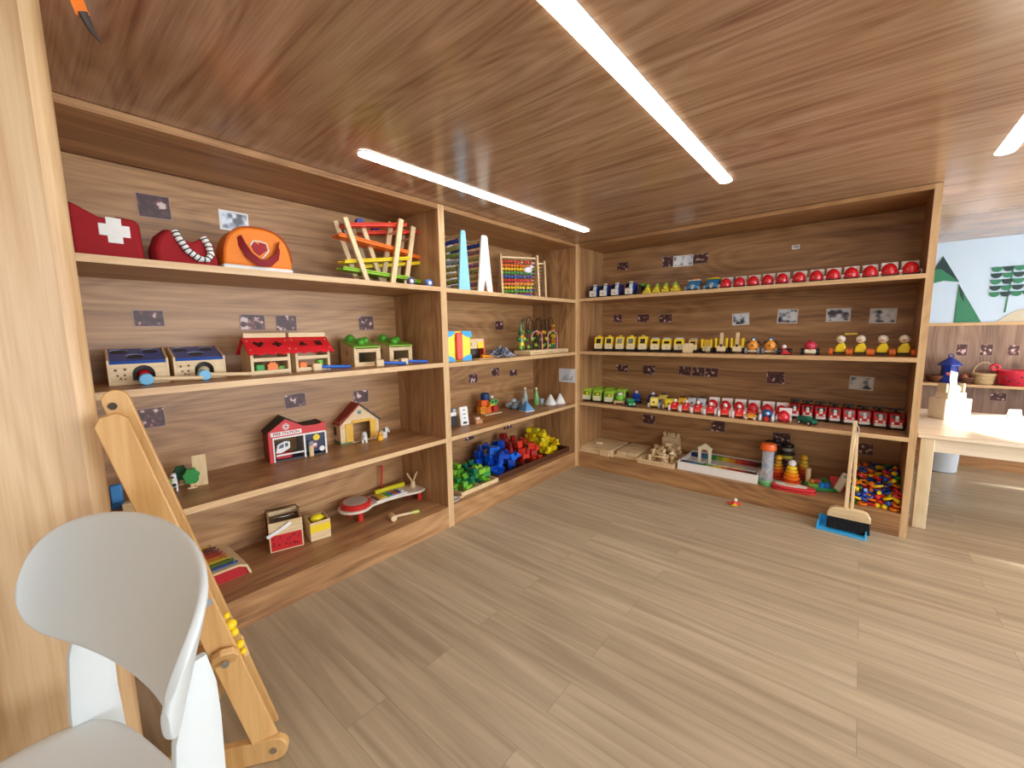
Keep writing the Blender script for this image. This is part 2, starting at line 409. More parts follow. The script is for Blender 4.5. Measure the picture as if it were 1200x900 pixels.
# ------------------------------------------------------------------ chair (front)
PLAST = mat('d3d9d8', rough=.38, var=.015)
ch = thing('chair', 'pale grey moulded plastic chair with a curved low back, at the bottom left', 'chair', (.963, -3.247, 0), 13.06)
def backrest():
    """band curved round the sitter: a, b are the half axes of the curve in plan"""
    nu, nv = 40, 14; a_, b_, tm, zt, zb = .261, .091, 1.496, .869, .598; v = []; f = []
    for j in range(nv+1):
        s = -1+2*j/nv
        for i in range(nu+1):
            t_ = -1+2*i/nu
            r = max(.10, (max(0, 1-abs(t_)**9.8))**(1/1.555)); top = zt-.091*t_*t_; bot = zb+.045*t_*t_
            z = (top+bot)/2+s*(top-bot)/2*r; th = t_*tm; g = 1+(z-zb)*.78
            v.append((a_*math.sin(th)*g, .19+b_*(math.cos(th)-1)*g+(z-zb)*.234, z))
    n = nu+1
    for j in range(nv):
        for i in range(nu): f.append((j*n+i, j*n+i+1, (j+1)*n+i+1, (j+1)*n+i))
    return v, f
o = part('backrest', PLAST, ch, backrest())
m = o.modifiers.new('solid', 'SOLIDIFY'); m.thickness = .014; m.offset = 0
m = o.modifiers.new('sub', 'SUBSURF'); m.levels = 2; m.render_levels = 2
# seat shell: rounded, slightly dished
def seat():
    v = []; f = []; nr, na = 9, 48
    for k in range(nr+1):
        s = k/nr
        for i in range(na):
            a = 2*PI*i/na; c, d = math.cos(a), math.sin(a)
            e = 2/4.2
            x = .222*s*math.copysign(abs(c)**e, c)*(1 - .06*(d > 0)*abs(d)); y = .215*s*math.copysign(abs(d)**e, d)
            z = .445 - .014*(1-s**2) - (.02*max(0, s-.85)/.15 if d < 0 else 0)
            v.append((x, y-.01, z))
    for k in range(nr):
        for i in range(na):
            f.append((k*na+i, k*na+(i+1) % na, (k+1)*na+(i+1) % na, (k+1)*na+i))
    return v, f
o = part('seat', PLAST, ch, seat())
m = o.modifiers.new('solid', 'SOLIDIFY'); m.thickness = .022; m.offset = -1
m = o.modifiers.new('sub', 'SUBSURF'); m.levels = 1; m.render_levels = 1
def blade(pts):
    """pts: (centre, half width vector, half thickness vector)"""
    v = []; f = []; n = 14
    for c, a, b in pts:
        c, a, b = Vector(c), Vector(a), Vector(b)
        for i in range(n):
            t_ = 2*PI*i/n; ct, st = math.cos(t_), math.sin(t_)
            v.append(tuple(c + a*math.copysign(abs(ct)**.6, ct) + b*math.copysign(abs(st)**.6, st)))
    m_ = len(pts)
    for k in range(m_-1):
        for i in range(n): f.append((k*n+i, k*n+(i+1) % n, (k+1)*n+(i+1) % n, (k+1)*n+i))
    f.append(tuple(range(n-1, -1, -1))); f.append(tuple(range((m_-1)*n, m_*n)))
    return v, f
for s in (-1, 1):
    part('leg', PLAST, ch, blade([((s*.200, .204, .695), (0, .010, 0), (.006, 0, 0)), ((s*.200, .200, .64), (0, .024, 0), (.009, .0, 0)),
        ((s*.198, .192, .58), (0, .034, 0), (.012, 0, 0)), ((s*.196, .186, .47), (0, .038, 0), (.014, 0, 0)), ((s*.196, .186, .42), (0, .040, 0), (.015, 0, 0)),
        ((s*.208, .205, .2), (0, .030, 0), (.014, 0, 0)), ((s*.222, .230, 0), (0, .022, 0), (.011, 0, 0))]))
    part('leg', PLAST, ch, blade([((s*.17, -.15, .432), (s*.04, .03, 0), (.012, -.016, 0)), ((s*.195, -.19, .2), (s*.028, .02, 0), (.012, -.014, 0)),
        ((s*.21, -.215, 0), (s*.018, .014, 0), (.01, -.012, 0))]))

# ------------------------------------------------------------------ folding wooden frame
fr = thing('folding_frame', 'folding birch frame with bolted brace and yellow knobs leaning beside the chair', 'frame', (0, 0, 0))
def plank(B, T, w, hw, th, endT='cham', endB='flat'):
    B, T, w = Vector(B), Vector(T), Vector(w).normalized(); d = (T-B); L = d.length; d.normalize()
    w = (w-d*w.dot(d)).normalized(); n = d.cross(w)
    def en(kind, s):   # outline of one end from +w to -w
        if kind == 'round': return [(hw*math.cos(a), s*hw*(math.sin(a)-1)) for a in [PI*i/10 for i in range(11)]]
        if kind == 'cham': return [(hw, -s*hw*.6), (hw*.5, 0), (-hw*.5, 0), (-hw, -s*hw*.6)]
        return [(hw, 0), (-hw, 0)]
    top = [(a, L+b) for a, b in en(endT, 1)]
    bot = [(a, b) for a, b in en(endB, -1)][::-1]
    pts = top+bot
    v = []
    for t_ in (-th/2, th/2):
        for a, b in pts: v.append(tuple(B+w*a+d*b+n*t_))
    k = len(pts)
    f = [tuple(range(k-1, -1, -1)), tuple(range(k, 2*k))]+[(i, (i+1) % k, (i+1) % k+k, i+k) for i in range(k)]
    return v, f
wv = (.3, .95, 0)
B1, T1 = Vector((.665, -2.785, .012)), Vector((.572, -3.017, 1.026))
dd = (T1-B1).normalized()
nrm = dd.cross(Vector(wv)).normalized()
if nrm.x < 0: nrm = -nrm
FB = mat('e4cda0', rough=.5)
f1 = part('upright', BIRCH, fr, plank(B1, T1, wv, .031, .018), bevel=.003)
off = Vector((-.07, .018, 0))
part('upright', BIRCH, fr, plank(B1+off+Vector((-.03, .012, 0)), T1+off+Vector((0, .0, .05)), wv, .026, .016, 'round'), bevel=.002)
cz = T1+off+Vector((.0, 0, .012))
part('hole', M('3a2412'), fr, cyl(tuple(cz+nrm*.0091), tuple(cz+nrm*.0102), .009, 14))
PV = B1+dd*.345 + nrm*.021
part('brace', BIRCH, fr, plank((.40, -2.905, .0), tuple(PV+Vector((.012, .003, .035))), wv, .030, .018, 'cham'), bevel=.003)
part('bolt', M('silver', metal=1, rough=.25), fr, cyl(tuple(PV+nrm*.008), tuple(PV+nrm*.014), .009, 14), cyl(tuple(PV+nrm*.014), tuple(PV+nrm*.0155), .004, 6))
# foot bar on the floor
part('foot_bar', BIRCH, fr, plank((.50, -3.03, .036), (.70, -2.752, .036), (0, 0, 1), .034, .022, 'round'), bevel=.002)
fd = (Vector((.70, -2.752, .036))-Vector((.5, -3.03, .036))).normalized(); fn = Vector((fd.y, -fd.x, 0))
bp = Vector((.70, -2.752, .036))-fd*.036
part('bolt', M('silver', metal=1, rough=.25), fr, cyl(tuple(bp+fn*.009), tuple(bp+fn*.0145), .009, 14))
part('crossbar', BIRCH, fr, plank((.25, -2.93, .17), (.56, -2.80, .30), (0, 0, 1), .03, .018, 'flat'), bevel=.002)
for k, r0 in ((.40, .011), (.425, .015), (.455, .009), (.36, .012), (.335, .009)):
    p = B1+dd*k+Vector(wv).normalized()*.036-nrm*.012
    part('knob', M('yellow'), fr, sph(tuple(p), r0, 12))
p = B1+dd*.52+nrm*.0105+Vector(wv).normalized()*.018
part('sticker', M('grey'), fr, cyl(tuple(p-nrm*.001), tuple(p+nrm*.0006), .011, 8))

# ------------------------------------------------------------------ orange leaf ornament
t = thing('hanging_ornament', 'orange and black pointed ornament hanging from the ceiling by the column', 'ornament', (.70, -3.0, H))
part('blade', M('orange'), t, ribbon([(0, 0, -.05), (.004, .004, -.085), (.003, .012, -.115)], .02, .006, (.3, 1, 0)))
part('tip', M('3a2a24'), t, tube([(.003, .012, -.11), (0, .022, -.135), (-.006, .035, -.15)], [.009, .006, .001], 8))
part('thread', M('white'), t, cyl((0, 0, -.055), (0, 0, 0), .001, 6))


# ================================================================== LEFT UNIT
TA, T2, T3, TB = 1.467, 1.0275, .567, .134      # shelf tops
# ---- bags on the top shelf
def soft(pts, d, bulge=.02, nseg=6):
    """pillow-like bag: outline in XZ, thickness d along Y"""
    n = len(pts); v = []; f = []
    cx = sum(p[0] for p in pts)/n; cz = sum(p[1] for p in pts)/n
    for k in range(nseg+1):
        t_ = -1+2*k/nseg; s = 1-.16*abs(t_)**3
        for x, z in pts:
            zz = cz+(z-cz)*s if z > .004 else z
            v.append((cx+(x-cx)*s, t_*d/2, zz))
    for k in range(nseg):
        for i in range(n): f.append((k*n+i, k*n+(i+1) % n, (k+1)*n+(i+1) % n, (k+1)*n+i))
    f.append(tuple(range(n-1, -1, -1))); f.append(tuple(range(nseg*n, (nseg+1)*n)))
    return v, f
REDF = mat('9c121a', rough=.85); 
t = thing('first_aid_bag', 'dark red cloth bag with a white cross, leftmost on the top shelf', 'bag', (-.17, -2.895, TA), 90)
o = part('body', REDF, t, soft([(-.095, 0), (.1, 0), (.1, .02), (.094, .14), (.082, .152), (.03, .157), (.022, .143), (-.02, .148), (-.055, .168), (-.09, .188), (-.1, .178), (-.1, .02)], .12), bevel=.008)
part('cross', M('white', rough=.8), t, box(-.02+.02, .02+.02, -.0605, -.056, .06, .145, .001), box(-.04+.02, .04+.02, -.0615, -.057, .083, .122, .001))
part('seam', M('8a0f16', rough=.8), t, tube([(-.09, -.052, .165), (-.05, -.055, .15), (0, -.056, .132), (.08, -.054, .138)], .0025, 6))
t = thing('handbag', 'dark red cloth bag with a black and white striped handle on the top shelf', 'bag', (-.17, -2.672, TA), 90)
part('body', REDF, t, soft([(-.1, 0), (.1, 0), (.105, .03), (.095, .1), (.07, .128), (.05, .12), (.02, .098), (-.01, .105), (-.04, .135), (-.06, .14), (-.09, .11), (-.108, .06), (-.106, .02)], .11), bevel=.008)
hp = [(-.035+.0, -.052, .13), (-.025, -.062, .1), (-.002, -.066, .06), (.03, -.068, .035), (.055, -.068, .035), (.07, -.066, .055), (.066, -.062, .09), (.052, -.055, .12)]
h = part('handle', M('white', rough=.7), t, tube(hp, .012, 8), label='white handle with black stripes')
def along(path, s):
    P = [Vector(p) for p in path]; L = [(P[i+1]-P[i]).length for i in range(len(P)-1)]; s *= sum(L)
    for i, l in enumerate(L):
        if s <= l: return P[i].lerp(P[i+1], s/l), (P[i+1]-P[i]).normalized()
        s -= l
    return P[-1], (P[-1]-P[-2]).normalized()
part('stripe', M('black', rough=.7), h, *[cyl(tuple(along(hp, (k+.5)/15)[0]-along(hp, (k+.5)/15)[1]*.0022), tuple(along(hp, (k+.5)/15)[0]+along(hp, (k+.5)/15)[1]*.0022), .0128, 8) for k in range(15)])
t = thing('vet_bag', 'orange dome shaped bag with dark red handles and a white base band', 'bag', (-.165, -2.425, TA), 90)
OR = mat('f08212', rough=.6)
dome = [(-.135, .028), (.135, .028)] + [(.133*math.copysign(abs(math.cos(rad(a)))**.72, math.cos(rad(a))), .035+.155*math.sin(rad(a))**.8) for a in range(6, 175, 8)]
part('body', OR, t, prism(dome, -.055, .055, 'Y'), bevel=.012, seg=3)
part('base_band', M('white', rough=.6), t, box(-.136, .136, -.0565, .0565, 0, .03, .006))
part('piping', M('b3480e', rough=.6), t, tube([(x, -.0555, z) for x, z in dome[2:]], .003, 6))
part('back_handle', REDF, t, ribbon([(-.07, .06, .12), (-.04, .068, .06), (0, .07, .05), (.04, .068, .06), (.07, .06, .12)], .022, .004, (0, -1, .2)))
hp = [(-.075, -.058, .142), (-.066, -.066, .11), (-.045, -.072, .07), (-.01, -.076, .042), (.03, -.075, .045), (.062, -.07, .075), (.076, -.066, .11), (.08, -.058, .138)]
part('handle', mat('8e1d22', rough=.7), t, ribbon(hp, .032, .004, (0, -.25, 1)))
part('heart_patch', mat('a01c26', rough=.7), t, prism([(.0, .075), (.03, .1), (.025, .125), (.005, .13), (-.001, .120), (-.018, .13), (-.030, .115), (-.02, .09)], -.0585, -.0555, 'Y'))
part('patch_edge', M('white', rough=.6), t, tube([(-.034, -.058, .112), (-.02, -.058, .133), (.004, -.058, .134), (.03, -.058, .128), (.037, -.058, .1), (.01, -.058, .065)], .003, 6))

# ---- zigzag ball runs
def ball_run(label, loc):
    t = thing('ball_run', label, 'toy', loc, 90, 'ball runs')
    # wooden uprights: left pair leans right at foot, right pair leans left
    for y in (-.045, .045):
        part('upright', PINEZ, t, ribbon([(-.085, y, 0), (-.185, y, .285)], .014, .024, (0, 1, 0)) , bevel=.002)
        part('upright', PINEZ, t, ribbon([(.055, y, 0), (.125, y, .335)], .014, .028, (0, 1, 0)), bevel=.002)
    def rail(name, c, x0, z0, x1, z1):
        part(name, M(c), t, ribbon([(x0, 0, z0), (x1, 0, z1)], .065, .010, (0, 1, 0)), tube([(x0, -.034, z0+.008), (x1, -.034, z1+.008)], .005, 6), tube([(x0, .034, z0+.008), (x1, .034, z1+.008)], .005, 6), bevel=.002)
    rail('red_rail', 'd8391c', -.17, .255, .17, .315)
    rail('orange_rail', 'f0761a', -.21, .205, .175, .175)
    rail('yellow_rail', 'e8c815', -.19, .085, .18, .145)
    rail('green_rail', '8fc22e', -.2, .055, .175, .04)
    part('crossbar', PINE, t, cyl((.108, -.045, .27), (.108, .045, .27), .006, 10)); part('crossbar', PINE, t, cyl((-.097, -.045, .03), (-.097, .045, .03), .006, 10))
    return t
g = ball_run('nearer of two wooden zigzag ball runs with red, orange, yellow and green rails', (-.13, -1.845, TA))
part('roller', M('navy'), g, cyl((-.06, .03, .30), (-.06, .05, .30), .02, 16))
g2 = copy_tree(g, (-.215, -1.70, TA), 90, 'farther of two wooden zigzag ball runs, half hidden behind the other')
g.scale = (1.06,)*3; g2.scale = (1.06,)*3
def roller(label, c, loc):
    t = thing('toy_roller', label, 'toy', loc, 90)
    part('wheel', M(c), t, cyl((-.008, 0, .022), (.008, 0, .022), .022, 18), cyl((-.02, .0, .022), (.02, 0, .022), .01, 12)).rotation_euler = (0, 0, rad(70))
    part('ball', M('white'), t, sph((-.012, -.022, .02), .012, 12))
roller('purple rolling disc at the foot of the zigzag ball runs', 'purple', (-.135, -1.80, TA+.062)) if False else None
roller('purple rolling disc on the shelf beneath the ball runs', 'purple', (-.05, -1.69, TA))
roller('blue rolling disc on the shelf beside the right uprights of the ball runs', 'blue', (-.05, -1.565, TA))

# ---- hammer boxes, blue tops
def hammer_box(label, loc, rz, ballc):
    t = thing('hammer_box', label, 'toy', loc, rz)
    w, d, h, hb = .160, .165, .088, .130
    for x0 in (-w/2-.008, w/2): part('side_board', PINEZ, t, prism([(-d/2, 0), (d/2, 0), (d/2, hb+.006), (-d/2, h+.006)], x0, x0+.008, 'X'), bevel=.0015)
    r = .033; cxh = .012
    op = [(cxh+r, 0.014)] + [(cxh+r*math.cos(rad(a)), .038+r*math.sin(rad(a))) for a in range(0, 181, 15)] + [(cxh-r, .014)]
    pts = [(-w/2, .014), (-w/2, h-.008), (w/2, h-.008), (w/2, .014)] + op
    part('front_board', PINE, t, prism(pts, -d/2, -d/2+.008, 'Y'), box(-w/2, w/2, -d/2, -d/2+.008, 0, .014))
    part('inner_wall', mat('5a4630'), t, box(-w/2, w/2, 0, .006, .008, h), box(-w/2, w/2, d/2-.008, d/2, 0, hb-.012))
    part('bottom_board', PINE, t, box(-w/2, w/2, -d/2+.008, d/2-.008, 0, .008))
    sl = math.atan2(hb-h, d)
    def onlid(sh): return xf(sh, (0, -d/2, h-.004), (sl, 0, 0))
    L_ = math.hypot(d, hb-h)
    top = part('top_board', mat('1d4c9e', rough=.35), t, onlid(box(-w/2, w/2, -.002, L_, -.006, .006)), bevel=.001)
    for x, y in ((-.050, .125), (.042, .125), (-.006, .055)):
        part('hole', M('0d1a33'), top, onlid(lathe([(.026, .0062), (.026, .0072)], 20, (x, y, 0))))
        part('hole_rim', mat('8fa8c8', rough=.3), top, onlid(tube([(x+.026*math.cos(rad(a)), y+.026*math.sin(rad(a)), .0075) for a in range(10, 171, 16)], .0015, 5)))  # pale crescent paints a highlight along the hole edge
    f = part('face_mark', M('6b4a26'), t, *[cyl((-.062+dx, -d/2-.0008, .036+dz), (-.062+dx, -d/2, .036+dz), r_, 8) for dx, dz, r_ in ((0, 0, .004), (.02, .001, .004), (-.004, .02, .005), (.022, .022, .005), (.008, -.012, .004), (.02, -.014, .003))])
    b = single('toy_ball', M(ballc, rough=.15), ('glossy red ball' if ballc == 'red' else 'glossy beige ball') + ' inside the arch of the hammer box', 'ball', [sph((0, 0, 0), .022, 20)])
    m_ = Matrix.Translation(loc) @ Euler((0, 0, rad(rz))).to_matrix().to_4x4()
    b.location = m_ @ Vector((.014, -d/2+.034, .0305))
    return t
hammer_box('left blue topped wooden hammer box with an arched opening', (-.285, -2.835, T2), 90-6, 'red')
hammer_box('right blue topped wooden hammer box with an arched opening', (-.305, -2.640, T2), 90-5, 'd8c6a0')
def mallet(label, loc, rz, headc, handc, hl=.05, hr=.022, L=.17, cube=False, group=None):
    t = thing('toy_mallet', label, 'mallet', loc, rz, group)
    if cube: part('head', PINE, t, cb(0, 0, 0, .042, .036, .036, .003), bevel=.002)
    else: part('head', M(headc), t, cyl((0, -hl/2, hr), (0, hl/2, hr), hr, 20), bevel=.003)
    part('handle', PINE if handc == 'wood' else M(handc), t, cyl((hr*.6, 0, hr if not cube else .018), (L, 0, hr*.55 if not cube else .009), .0085, 12))
    return t
mallet('light blue headed mallet in front of the left blue topped box', (-.15, -2.835, T2), 82, 'sky', 'wood', hl=.06, hr=.021)
mallet('light blue headed mallet in front of the right blue topped box', (-.155, -2.655, T2), 84, 'sky', 'wood', hl=.055, hr=.021)
mallet('cube headed mallet with blue handle in front of the second red roofed house', (-.17, -2.19, T2), 84, None, 'blue', cube=True)
mallet('cube headed mallet with blue handle in front of the left green topped box', (-.12, -1.87, T2), 76, None, 'blue', cube=True, L=.15)
mallet('cube headed mallet with blue handle in front of the right green topped box', (-.11, -1.72, T2), 80, None, 'blue', cube=True, L=.15)

# ---- red roofed sorting houses
def sort_house(label, loc, cut):
    t = thing('sorting_house', label, 'toy', loc, 88)
    w, d, h = .165, .13, .11
    for x in (-w/2, w/2-.012):
        part('side_board', PINEZ, t, prism([(-d/2, 0), (d/2, 0), (d/2, h), (0, h+.05), (-d/2, h)], x, x+.012, 'X'), bevel=.001)
    for z, y in ((.004, -d/2), (.06, -d/2), (.004, d/2-.01)):
        part('rail', PINE, t, box(-w/2+.012, w/2-.012, y, y+.01, z, z+.016))
    part('floor_board', PINE, t, box(-w/2+.012, w/2-.012, -d/2+.01, d/2-.01, .0, .006))
    # front roof slope: wavy edge board, tilted
    a = math.atan2(.075, .075)
    wav = [(-w/2-.012+(w+.024)*i/16, -.012-.006*math.cos(i*PI/2)) for i in range(17)]
    pts = wav+[(w/2+.012, .098), (-w/2-.012, .098)]
    v, f = prism(pts, 0, .007, 'Z')
    rot = Euler((rad(40), 0, 0)).to_matrix()
    def tr(v_, back=False):
        o_ = []
        for p in v_:
            q = rot @ Vector(p); q = Vector((q.x, q.y-.078, q.z+.098))
            if back: q.y = -q.y
            o_.append(tuple(q))
        return o_
    rf = part('front_roof', mat('d8232c', rough=.35), t, (tr(v), f), bevel=.001)
    part('back_roof', mat('d8232c', rough=.35), t, (tr(v, True), f), bevel=.001)
    part('ridge_board', PINE, t, box(-w/2-.006, w/2+.006, -.014, .014, h+.056, h+.078), bevel=.002)
    shapes = {'heart': [(0, -.02), (.022, .006), (.018, .018), (.008, .018), (0, .008), (-.008, .018), (-.018, .018), (-.022, .006)],
              'cross': [(-.006, -.018), (.006, -.018), (.008, -.006), (.02, -.006), (.02, .006), (.008, .008), (.006, .018), (-.006, .018), (-.008, .008), (-.02, .006), (-.02, -.006), (-.008, -.006)],
              'tri': [(-.02, -.014), (.02, -.014), (0, .018)], 'sq': [(-.016, -.016), (.016, -.016), (.016, .016), (-.016, .016)]}
    for k, x in zip(cut, (-.038, .038)):
        v2, f2 = prism([(x+a_, .05+b_) for a_, b_ in shapes[k]], .0068, .0082, 'Z')
        part('shape_hole', M('3a1512'), rf, (tr(v2), f2))
    dots = [prism(arc(x, y, .003, 0, 330, 8), .0068, .0082, 'Z') for x in (-.08, .08) for y in (.015, .075)]
    part('screw', M('tan'), rf, *[(tr(q[0]), q[1]) for q in dots])
    return t
sort_house('left red roofed wooden sorting house with heart and cross holes', (-.225, -2.395, T2), ('heart', 'cross'))
sort_house('right red roofed wooden sorting house with triangle and square holes', (-.235, -2.20, T2), ('tri', 'sq'))
def small_block(name, c, lab, cat, shape, loc, rz=0, group=None):
    return single(name, M(c) if isinstance(c, str) else c, lab, cat, [shape], loc, (0, 0, rad(rz)), group)
small_block('toy_block', 'green', 'green block inside the left red roofed house', 'block', cb(0, 0, 0, .035, .035, .04, .003), (-.2, -2.435, T2+.0062))
small_block('toy_block', 'orange', 'orange gear shaped block inside the left red roofed house', 'block', prism([(r_*math.cos(a), r_*math.sin(a)+.03) for a, r_ in [(i*PI/8, .026 if i % 2 else .02) for i in range(16)]], -.012, .012, 'X'), (-.19, -2.385, T2+.0025))
small_block('toy_block', '5f9a30', 'darker green block at the right in the left red roofed house', 'block', cb(0, 0, 0, .03, .03, .03, .003), (-.2, -2.343, T2+.0062))
small_block('toy_block', 'orange', 'orange block inside the right red roofed house', 'block', cb(0, 0, 0, .035, .035, .04, .003), (-.2, -2.245, T2+.0062))
small_block('toy_block', '6cb53a', 'light green rounded block inside the right red roofed house', 'block', cyl((0, 0, 0), (0, 0, .045), .019, 14), (-.2, -2.16, T2+.0062))

# ---- green topped boxes
def green_box(label, loc, rz):
    t = thing('pounding_box', label, 'toy', loc, rz)
    w, d, h, hb = .15, .2, .100, .138
    for x0 in (-w/2, w/2-.01): part('side_board', PINEZ, t, prism([(-d/2, 0), (d/2, 0), (d/2, hb), (-d/2, h)], x0, x0+.01, 'X'), bevel=.001)
    part('front_frame', PINE, t, box(-w/2+.01, w/2-.01, -d/2, -d/2+.01, 0, .022), box(-w/2+.01, w/2-.01, -d/2, -d/2+.01, h-.024, h-.004),
         box(-w/2+.01, -w/2+.025, -d/2, -d/2+.01, .022, h-.024), box(w/2-.025, w/2-.01, -d/2, -d/2+.01, .022, h-.024))
    part('back_board', mat('6b5434'), t, box(-w/2+.01, w/2-.01, d/2-.01, d/2, 0, hb-.004))
    part('floor_board', PINE, t, box(-w/2+.01, w/2-.01, -d/2+.01, d/2-.01, 0, .008))
    sl = math.atan2(hb-h, d)
    def onlid(sh): return xf(sh, (0, -d/2, h+.001), (sl, 0, 0))
    tp = part('top_board', mat('86b93a', rough=.4), t, onlid(box(-w/2-.002, w/2+.002, -.003, math.hypot(d, hb-h), 0, .009)), bevel=.001)
    for x, y, r in ((-.035, .155, .028), (-.012, .065, .026), (.038, .12, .022)):
        part('peg', mat('4f9f2c', rough=.25), tp, onlid(sph((x, y, .009+r*.3), r, 16)))
    part('ring_mark', M('8a6a3a'), t, torus((-w/2-.0002, 0, .07), .014, .0015, 'X', 16, 5), torus((-w/2-.0002, 0, .07), .006, .0015, 'X', 12, 5))
green_box('left wooden pounding box with green lid and green pegs', (-.30, -1.875, T2), 82)
green_box('right wooden pounding box with green lid and green pegs, by the divider', (-.32, -1.645, T2), 84)

# ---- third shelf
def toy_tree(label, c, loc, h=.08, w=.05):
    t = thing('toy_tree', label, 'toy tree', loc, 80)
    pts = [(w/2*(1+.12*math.sin(7*a))*math.cos(a), h*.6+w*.62*(1+.1*math.cos(6*a))*math.sin(a)) for a in [2*PI*i/28 for i in range(28)]]
    part('crown', M(c), t, prism(pts, -.01, .01, 'Y'), bevel=.002)
    part('trunk', M('tan'), t, box(-.006, .006, -.009, .009, 0, h*.25), box(-.016, .016, -.014, .014, 0, .006))
toy_tree('dark green toy tree farther back behind the folding wooden frame', 'dgreen', (-.33, -2.735, T3), .09, .05)
toy_tree('bright green toy tree nearest the upright board', '2c8f3c', (-.25, -2.715, T3), .085, .055)
toy_tree('lime green toy bush partly behind the folding wooden frame', '7cb82c', (-.25, -2.81, T3), .075, .05)
t = thing('toy_cow', 'black and white toy cow standing among the toy trees', 'toy animal', (-.27, -2.77, T3), 80)
part('body', M('white'), t, cb(0, 0, .018, .022, .045, .032, .006)); part('head', M('white'), t, cb(0, -.028, .05, .018, .022, .03, .005))
for x in (-.008, .008):
    for y in (-.016, .016): part('leg', M('white'), t, cb(x, y, 0, .006, .006, .02))
part('spot', M('black'), t, sph((.012, -.004, .036), .007, 8, (.3, 1, 1)), sph((-.003, -.0385, .066), .005, 8, (1, .4, 1)), sph((0, -.025, .03), .007, 8, (1, .3, 1)))
single('wooden_board', PINEZ, 'upright grey brown board beside the bright green toy tree', 'board', [cb(0, 0, 0, .05, .018, .135, .002)], (-.26, -2.682, T3), (0, 0, rad(75)))
single('wooden_board', PINEZ, 'grey topped wooden post just right of the folding wooden frame', 'board', [cb(0, 0, 0, .04, .03, .17, .002)], (-.34, -2.835, T3), (0, 0, rad(80)))
t = thing('toy_windmill', 'small grey pivot toy on top of the wooden post', 'toy', (-.34, -2.835, T3+.17), 80)
part('base', M('grey'), t, lathe([(.02, 0), (.016, .012), (.006, .02)], 12)); part('stem', M('silver'), t, cyl((0, 0, .018), (0, -.004, .06), .005, 8)); part('arm', M('5a5f66'), t, cb(0, -.002, .055, .03, .012, .014, .003))
t = thing('toy_train_car', 'light blue toy block figure behind the foot of the column', 'toy', (-.22, -2.95, T3), 80)
part('body', M('3f86c4'), t, cb(0, 0, .02, .035, .03, .07, .005)); part('base', M('2a66a0'), t, cb(0, 0, 0, .04, .035, .022, .004))
single('toy_block', PINE, 'plain wooden cube in front of the light blue block figure', 'block', [cb(0, 0, 0, .035, .035, .035, .002)], (-.14, -2.925, T3), (0, 0, rad(60)))

def text(body, size, m, parent, loc, rot=(PI/2, 0, 0), depth=.0006):
    cu = bpy.data.curves.new('lettering', 'FONT'); cu.body = body; cu.size = size; cu.align_x = 'CENTER'; cu.align_y = 'CENTER'
    cu.extrude = depth; cu.offset = size*.02
    tmp = bpy.data.objects.new('lettering', cu); COL.objects.link(tmp)
    bpy.context.view_layer.update()
    me = bpy.data.meshes.new_from_object(tmp.evaluated_get(bpy.context.evaluated_depsgraph_get()))
    bpy.data.objects.remove(tmp)
    o = bpy.data.objects.new('lettering', me); COL.objects.link(o); me.materials.append(m); o.parent = parent
    o.location = loc; o.rotation_euler = rot
    return o
# fire station
t = thing('toy_fire_station', 'red toy fire station with black roof and two open bays', 'toy house', (-.42, -2.225, T3), 90-8)
RS = mat('cf2b2b', rough=.45); BK = mat('1c1a1c', rough=.6)
w1, w2, dp = .165, .11, .20   # main bay, side bay, depth
xl, xm, xr = -.14, .025, .135
hm, hp_, hs = .155, .215, .165
yF = -dp/2
# outer walls
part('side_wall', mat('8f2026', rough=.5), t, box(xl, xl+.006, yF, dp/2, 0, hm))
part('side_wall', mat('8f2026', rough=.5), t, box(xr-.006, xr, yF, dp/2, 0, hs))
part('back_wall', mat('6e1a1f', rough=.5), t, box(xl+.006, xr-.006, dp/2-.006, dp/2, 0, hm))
part('divider', M('grey'), t, box(xm-.003, xm+.003, yF+.008, dp/2-.006, .006, hm))
part('floor_board', M('3b4250'), t, box(xl+.006, xr-.006, yF-.0, dp/2-.006, 0, .006))
# front: header with gable and side parapet
g_ = [(xl, .125), (xm, .125), (xr, .125), (xr, hs+.01), (xr-.04, hs), (xm+.03, hs), (xm, hm+.012), ((xl+xm)/2, hp_), (xl, hm)]
part('front_header', RS, t, prism(g_, yF-.004, yF+.004, 'Y'), bevel=.001)
part('front_post', RS, t, box(xl, xl+.018, yF-.004, yF+.004, 0, .125)); 
part('door_frame', M('white'), t, box(xl+.018, xl+.024, yF-.006, yF+.004, .0, .12), box(xm-.004, xm+.004, yF-.006, yF+.004, 0, .12), box(xl+.018, xr-.004, yF-.006, yF+.004, .118, .126),
     box(xr-.008, xr, yF-.006, yF+.004, 0, .12))
part('roof', BK, t, prism([(xl-.006, hm-.006), ((xl+xm)/2, hp_+.004), ((xl+xm)/2, hp_-.006), (xl, hm-.014)], yF+.004, dp/2, 'Y'),
     prism([((xl+xm)/2, hp_+.004), (xm+.004, hm+.01), (xm+.004, hm), ((xl+xm)/2, hp_-.008)], yF+.004, dp/2, 'Y'), box(xm+.004, xr, yF+.004, dp/2, hs-.012, hs-.004))
sg = part('sign', M('white'), t, box((xl+xm)/2-.072, (xl+xm)/2+.072, yF-.007, yF-.004, .132, .154, .001))
text('FIRE STATION', .0195, mat('a0141a', rough=.5), sg, ((xl+xm)/2, yF-.0075, .143))
part('badge', M('white'), t, cyl(((xl+xm)/2, yF-.006, .176), ((xl+xm)/2, yF-.004, .176), .016, 18), label='white round badge')
part('badge_ring', mat('b41f24'), t, torus(((xl+xm)/2, yF-.0062, .176), .012, .0015, 'Y', 18, 5), cyl(((xl+xm)/2, yF-.008, .176), ((xl+xm)/2, yF-.006, .176), .006, 10))
